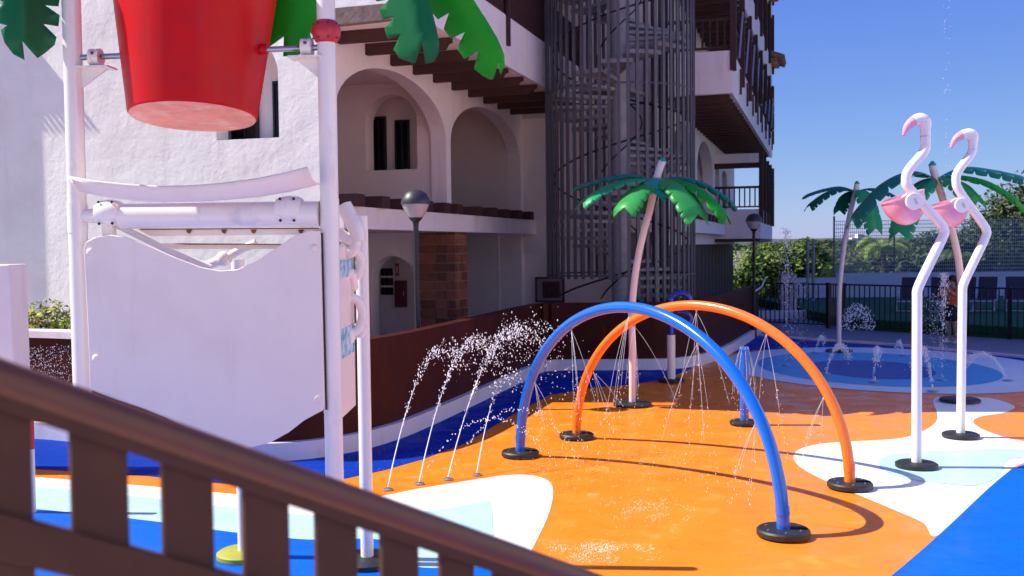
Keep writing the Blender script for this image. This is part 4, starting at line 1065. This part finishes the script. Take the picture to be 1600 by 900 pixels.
# sun loungers
def lounger(x, y, rz, label, src=None):
    e = empty('sun_lounger', (x,y,.30), label, 'sun lounger', 'sun loungers on the turf', rz)
    if src:
        for c in src.children: share(c, c.name.split('.')[0], e)
        return e
    for s in (-1,1):
        MB().bar((-.95,.29*s,.34),(.75,.29*s,.34),.035,.045).build('side_rail', lpaint, e, smooth=0)
        MB().bar((-.80,.29*s,0),(-.62,.29*s,.33),.04,.035).bar((-.42,.29*s,0),(-.62,.29*s,.33),.04,.035).build('leg', lpaint, e, smooth=0)
        MB().bar((.62,.29*s,0),(.50,.29*s,.33),.04,.035).build('leg', lpaint, e, smooth=0)
        MB().bar((.25,.30*s,.36),(.60,.30*s,1.02),.03,.035).build('back_frame', lpaint, e, smooth=0)
        MB().bar((-.15,.33*s,.56),(.38,.33*s,.58),.05,.025).bar((-.12,.33*s,.36),(-.12,.33*s,.55),.03,.03).build('armrest', lpaint, e, smooth=0)
    MB().box(-.92,.25,-.27,.27,.355,.372).build('seat', mesh_d, e, smooth=0)
    MB().slab([(.25,-.275,.38),(.61,-.275,1.05),(.61,.275,1.05),(.25,.275,.38)], (.018,0,-.01)).build('backrest', mesh_d, e, smooth=0)
    MB().box(-.97,-.94,-.29,.29,.32,.365).build('end_rail', lpaint, e, smooth=0)
    MB().bar((-.78,-.27,.03),(-.78,.27,.03),.03,.03).build('leg_rail', lpaint, e, smooth=0)
    return e
src = None
lbl = ['leftmost sun lounger with dark fabric behind the fence, left of the flamingos','sun lounger with dark fabric just left of the person','sun lounger with dark fabric just right of the farther flamingo pole','sun lounger with dark fabric, second from the right edge of the picture','sun lounger with dark fabric cut by the right edge of the picture']
for i,px in enumerate((1420,1468,1508,1541,1587)):
    p = at(px,460,32.0-.1*i); l = lounger(p.x, p.y, math.radians(62+R.uniform(-5,5)), lbl[i], src)
    if i == 0: src = l

# person
def person():
    B = gp(1488,536); B.z = 0
    e = empty('person', B, 'person in orange top and dark shorts by the fence, hands raised to the face', 'person', None, math.radians(205))
    skin = mat('skin', (.38,.20,.13,1), .5); ora = mat('orange_cloth', (.62,.13,.03,1), .9, var=.2, vs=12, bump=.01, bs=14); drk = mat('dark_cloth', (.02,.018,.025,1), .9, var=.2, vs=9, bump=.008, bs=10); hairm = mat('dark_hair', (.015,.01,.008,1), .6)
    V = {'pel':(0,0,.88,.13),'w':(0,.01,1.02,.115),'ch':(0,.0,1.22,.135),'nk':(0,0,1.38,.055),'hd':(.01,0,1.46,.07),'h2':(.02,0,1.54,.088),'h3':(.02,0,1.60,.06)}
    E = [('pel','w'),('w','ch'),('ch','nk'),('nk','hd'),('hd','h2'),('h2','h3')]
    for s,n in ((1,'l'),(-1,'r')):
        V.update({'hp'+n:(0,.09*s,.84,.10),'kn'+n:(.03,.10*s,.46,.062),'cf'+n:(.0,.10*s,.32,.058),'an'+n:(-.01,.10*s,.09,.036),'to'+n:(.15,.12*s,.03,.032),
          'sh'+n:(.0,.17*s,1.31,.06),'el'+n:(.20,.24*s,1.16,.045),'wr'+n:(.27,.09*s,1.39,.028),'pm'+n:(.265,.055*s,1.45,.030)})
        E += [('pel','hp'+n),('hp'+n,'kn'+n),('kn'+n,'cf'+n),('cf'+n,'an'+n),('an'+n,'to'+n),('ch','sh'+n),('sh'+n,'el'+n),('el'+n,'wr'+n),('wr'+n,'pm'+n)]
        for k in range(4):
            V['f%d'%k+n] = (.255-.012*k,(.035-.0)*s,1.495-.018*k,.0095); V['g%d'%k+n] = (.235-.01*k,.012*s,1.49-.018*k,.008)
            E += [('pm'+n,'f%d'%k+n),('f%d'%k+n,'g%d'%k+n)]
        V['t'+n] = (.235,.06*s,1.47,.010); V['u'+n] = (.22,.04*s,1.495,.008); E += [('pm'+n,'t'+n),('t'+n,'u'+n)]
    def skinobj(name, V, E, m, par, root=None):
        ks = list(V); me = bpy.data.meshes.new(name); me.from_pydata([V[k][:3] for k in ks], [(ks.index(a),ks.index(b)) for a,b in E], [])
        o = bpy.data.objects.new(name, me); col.objects.link(o); o.parent = par
        md = o.modifiers.new('skin','SKIN'); md.use_smooth_shade = True
        lay = me.skin_vertices[0].data if me.skin_vertices else None
        if lay is None:
            bm = bmesh.new(); bm.from_mesh(me); bm.verts.layers.skin.verify(); bm.to_mesh(me); bm.free(); lay = me.skin_vertices[0].data
        for i,k in enumerate(ks): lay[i].radius = (V[k][3],V[k][3]); lay[i].use_root = (k == (root or ks[0]))
        o.modifiers.new('sub','SUBSURF').render_levels = 2
        me.materials.append(m); return o
    bod = skinobj('body', V, E, skin, e)
    MB().ball((.105,0,1.53),.016,8,6,(1,.8,1.4)).ball((.088,.045,1.555),.012,8,6).ball((.088,-.045,1.555),.012,8,6).build('face', skin, e)
    MB().ball((.0,0,1.575),.105,16,12,(1,.95,1.05)).ball((-.08,0,1.50),.07,12,8,(1,1,1.5)).build('hair', hairm, e)
    T = {k:V[k] for k in ('w','ch')}; T['w'] = (0,.01,.88,.172); T['ch'] = (0,0,1.22,.155); T['nk'] = (0,0,1.34,.085); TE = [('w','ch'),('ch','nk')]
    for n in 'lr':
        T['sh'+n] = V['sh'+n][:3]+(.075,); T['el'+n] = V['el'+n][:3]+(.062,); a = Vector(V['el'+n][:3]).lerp(Vector(V['wr'+n][:3]),.7); T['wr'+n] = tuple(a)+(.045,)
        TE += [('ch','sh'+n),('sh'+n,'el'+n),('el'+n,'wr'+n)]
    skinobj('top', T, TE, ora, e)
    Q = {'o':(0,0,1.02,.14),'p':(0,0,.92,.165),'a':(0,0,.82,.165)}; QE = [('o','p'),('p','a')]
    for n,s in (('l',1),('r',-1)): Q['h'+n] = (.01,.09*s,.70,.115); Q['k'+n] = (.03,.10*s,.50,.095); QE += [('a','h'+n),('h'+n,'k'+n)]
    skinobj('shorts', Q, QE, drk, e)
    ph = MB().box(.275,.30,-.075,.075,1.45,1.53).build('phone', black_m); 
    ph.parent = e
    for s in (1,-1): MB().ball((.06,.11*s,.03),.05,12,8,(2.1,.85,.6)).build('sandal', kerbw, e)
    return e
person()

# building added outside the frame on the right, bounces sunlight into the shade
rw = empty('bounce_building', (14.5,0,0), 'added white building with windows, unseen on the right, bouncing sunlight over the pool', 'building')
MB().box(0,.3,-24,18,-.05,10.5).box(.3,9,17.7,18,-.05,10.5).build('bounce_wall', stucco, rw, smooth=0)
MB().box(-.5,9,-24.2,18.2,10.5,10.8).build('bounce_roof', clay, rw)
for j in range(3):
    for i in range(9):
        y = -21+4.4*i; z = .9+3.3*j; f = MB().box(-.02,.05,y,y+1.3,z,z+1.4).build('window', wood, rw, smooth=0); MB().box(-.03,-.021,y+.08,y+1.22,z+.08,z+1.32).build('pane', glass_dark, f, smooth=0)

# ---------------------------------------------------------------- planting
g1 = mat('leaf_sunny', (.22,.32,.03,1), .6, var=.35, vs=3, transl=.25); g2 = mat('leaf_mid', (.045,.09,.014,1), .6, var=.3, vs=3, transl=.2); g3 = mat('leaf_dark', (.02,.045,.012,1), .65, var=.3, vs=3, transl=.1)
g4 = mat('leaf_olive', (.075,.085,.02,1), .7, var=.35, vs=2, transl=.15); yel = mat('yellow_blossom', (.55,.38,.02,1), .7); bark = mat('bark', (.12,.08,.05,1), .95, var=.3, vs=9)
def crown(blobs, n, ls, mats, wts, seed, squash=1):
    rr = random.Random(seed); m = MB(); tot = sum(b[3]**2 for b in blobs)
    for (x,y,z,r) in blobs:
        for i in range(int(n*r*r/tot)):
            d = Vector((rr.gauss(0,1),rr.gauss(0,1),rr.gauss(0,1))).normalized()
            k = r*(.45+.6*rr.random()**.6); p = Vector((x,y,z))+Vector((d.x*k,d.y*k,d.z*k*squash))
            nn = noise.noise(p*1.6+Vector((seed,0,0)))
            if nn < -.12: continue
            a = Vector((rr.gauss(0,1),rr.gauss(0,1),rr.gauss(0,.6))).normalized(); b = a.cross(d+Vector((0,0,.3))).normalized()
            s = ls*rr.uniform(.6,1.3); k0 = len(m.v)
            m.v += [tuple(p-a*s),tuple(p+b*s*.45),tuple(p+a*s),tuple(p-b*s*.45)]
            m.cur = rr.choices(range(len(mats)),wts)[0]; m.face([k0,k0+1,k0+2,k0+3])
    return m
def bush(name, base, blobs, n, ls, mats, wts, label, cat, seed, group=None, trunks=1):
    e = empty(name, base, label, cat, group); rr = random.Random(seed)
    t = MB()
    for i in range(trunks):
        b = blobs[i % len(blobs)]
        t.tube(spline([(b[0]*.3,b[1]*.3,0),(b[0]*.5+rr.uniform(-.1,.1),b[1]*.5,b[2]*.5),(b[0],b[1],b[2])],4), [.09-.006*k for k in range(9)], 7)
        for q in range(5):
            d = Vector((rr.gauss(0,1),rr.gauss(0,1),abs(rr.gauss(0,.7)))).normalized()*b[3]*.85
            t.tube([Vector(b[:3])*.75,Vector(b[:3])+d], [.03,.008], 5)
    t.build('trunk', bark, e)
    crown(blobs,n,ls,mats,wts,seed).build('crown', mats, e, smooth=0)
    return e
# hedge over the wall at far left
bush('hedge', (-6.6,14.6,0), [(-1.6,.2,1.25,.5),(-.9,0,1.3,.48),(-.2,-.1,1.28,.5),(.5,-.2,1.3,.48),(1.2,-.5,1.28,.48)], 9000, .045, [g1,g2,g3,yel], [6,3,1,4], 'low hedge with yellow blossom above the brown wall at the far left', 'hedge', 3, trunks=5)
# green trees left of the wire fence
for i,(px,d,top,r) in enumerate([(1172,46,2.7,1.3),(1205,46.5,2.85,1.3),(1240,46.5,2.9,1.2),(1258,48,3.1,1.0)]):
    p = at(px,400,d); z = top-r*1.05
    bush('shrub_tree', (p.x,d,0), [(0,0,z-.3,r),(-.6,.2,z*.5,r*.9),(.6,-.1,z*.55,r*.9),(.2,0,z+.1,r*.6)], 8500, .11, [g1,g2,g3], [5,4,3], 'bushy bright green tree '+['beside the dark globe lamp','second from the hotel corner, behind the gate','left of the twin grey posts','just behind the twin grey posts'][i], 'tree', 20+i, 'green trees beyond the gate', 2)
# bushes behind the wire fence
specs = [(1395,47,2.6,1.0,g2),(1435,46,3.0,1.3,g4),(1470,45,3.2,1.4,g2),(1508,45,3.4,1.5,g4),(1545,46,3.9,1.6,g2),(1575,47,5.3,1.7,g4),(1615,46,6.0,2.0,g4),(1665,47,5.2,2.0,g2)]
lb = ['small dark bush beyond the yellowish palm','bush seen between the far palm and the nearer flamingo','bush right behind the flamingo basins','bush beneath the farther flamingo','bush just right of the flamingos behind the wire fence','tall olive bush rising above the wire fence','tallest olive bush at the right edge of the picture','green bush mostly outside the right edge']
for i,(px,d,top,r,g) in enumerate(specs):
    p = at(px,400,d); z = top-r*1.1
    bush('shrub_tree', (p.x,d,0), [(0,0,z,r),(-.8,.2,z*.55,r*.85),(.8,-.1,z*.6,r*.85),(.5,.3,z+.25*r,r*.6),(-.5,0,z+.05,r*.6)], 9500, .12, [g,g2,g3], [3,3,4], lb[i], 'bush', 40+i, 'bushes behind the wire fence', 2)
def palm_tree(px, d, zc, L, n, label, seed, m=g1):
    p = at(px,400,d); e = empty('palm_tree', (p.x,d,0), label, 'palm tree', 'palms behind the wire fence'); rr = random.Random(seed)
    MB().tube([(0,0,0),(.05,0,zc*.5),(0,0,zc)], [.16,.13,.11], 10).build('trunk', bark, e)
    for i in range(n):
        a = 2*PI*i/n+rr.uniform(-.2,.2); up = rr.uniform(.1,1.0); o = Vector((math.cos(a),math.sin(a),0)); s = Vector((-math.sin(a),math.cos(a),0))
        sp = spline([Vector((0,0,zc)),o*L*.45+Vector((0,0,zc+L*.5*up)),o*L*.85+Vector((0,0,zc+L*(.45*up-.15))),o*L+Vector((0,0,zc+L*(.3*up-.4)))],6)
        m_ = MB().tube(sp, [.012]*len(sp), 4)
        for k in range(2,len(sp)*3-3):
            q = sp[k//3].lerp(sp[min(k//3+1,len(sp)-1)], (k%3)/3); t = (sp[min(k//3+1,len(sp)-1)]-sp[k//3]).normalized()
            w_ = L*.28*math.sin(PI*min(1,.15+k/(len(sp)*3)))
            for sg in (-1,1):
                b = len(m_.v); tip = q+s*sg*w_+t*w_*.5-Vector((0,0,w_*.35))
                m_.v += [tuple(q),tuple(q+t*.035),tuple(tip)]; m_.face([b,b+1,b+2])
        m_.build('frond', m, e, smooth=0)
palm_tree(1380,44,2.15,1.25,16,'small yellowish green palm behind the wire fence, left of the flamingos',1)
palm_tree(1322,42,1.15,1.15,14,'low sunlit palm just right of the far play palm trunk',2,g1)
palm_tree(1495,43.5,1.7,1.1,14,'dark little palm behind the flamingo poles',3,g2)

# ---------------------------------------------------------------- far land
scrub = mat('dry_scrub', (.075,.08,.05,1), .95, var=.35, vs=.12, c2=(.05,.065,.035,1), c2s=.08, c2lo=.42, c2hi=.56, space='P', bump=.5, bs=.4)
sheet('sand', [(36,118),(66,122),(150,280),(90,290),(60,200)], -.05, sand)
m_ = MB(); nx, ny = 120, 14
for j in range(ny+1):
    for i in range(nx+1):
        x = -400+1500*i/nx; y = 330+80*j; t = j/ny
        z = -.2+ (3.2+5.5*t+2.0*noise.noise(Vector((x*.008,y*.01,0)))+.9*noise.noise(Vector((x*.05,y*.04,3))))*min(1,j/3) * (.35+.65*max(0,min(1,(x-40)/250)))
        m_.v.append((x,y,z))
for j in range(ny):
    for i in range(nx): a = j*(nx+1)+i; m_.face([a,a+1,a+nx+2,a+nx+1])
m_.build('hills', scrub, smooth=0, kind='structure')
rr = random.Random(5); m_ = MB(); mm = crown([(x,y,.3,rr.uniform(1.2,3)) for x,y in [(lambda yy:(yy*rr.uniform(.28,.44),yy))(rr.uniform(70,300)) for _ in range(110)]], 30000, .32, [g2,g4,g3], [3,4,2], 9, .5)
o = mm.build('scrub_bushes', [g2,g4,g3], smooth=0, kind='stuff'); o['label'] = 'low scrub on the dry land far beyond the fence'
mm = crown([(x_,330+rr.uniform(0,60),1.6+rr.uniform(-1.2,.9),rr.uniform(2.0,3.6)) for x_ in [80+i*.9 for i in range(130)]], 16000, .75, [g2,g4,g3], [2,3,3], 11, .55)
o = mm.build('ridge_scrub', [g2,g4,g3], smooth=0, kind='stuff'); o['label'] = 'dark scrub along the far low ridge'
h = empty('far_house', (at(1349,378,600).x,600,4.0), 'tiny white block of houses on the far low ridge', 'building')
MB().box(-3.4,.5,0,5,-3,3.6).build('house_wall', stucco, h); MB().box(.51,3.6,0,5,-3,2.4).build('house_wall', stucco, h); MB().box(-7,-3.42,0,5,-3,1.4).build('house_wall', stucco, h)
for x,z in ((-2.6,.2),(-1.0,.2),(-2.6,2.0),(-1.0,2.0),(1.2,.2),(2.6,.2)): MB().box(x,x+.8,-.05,-.01,z,z+.9).build('window', glass_dark, h, smooth=0)
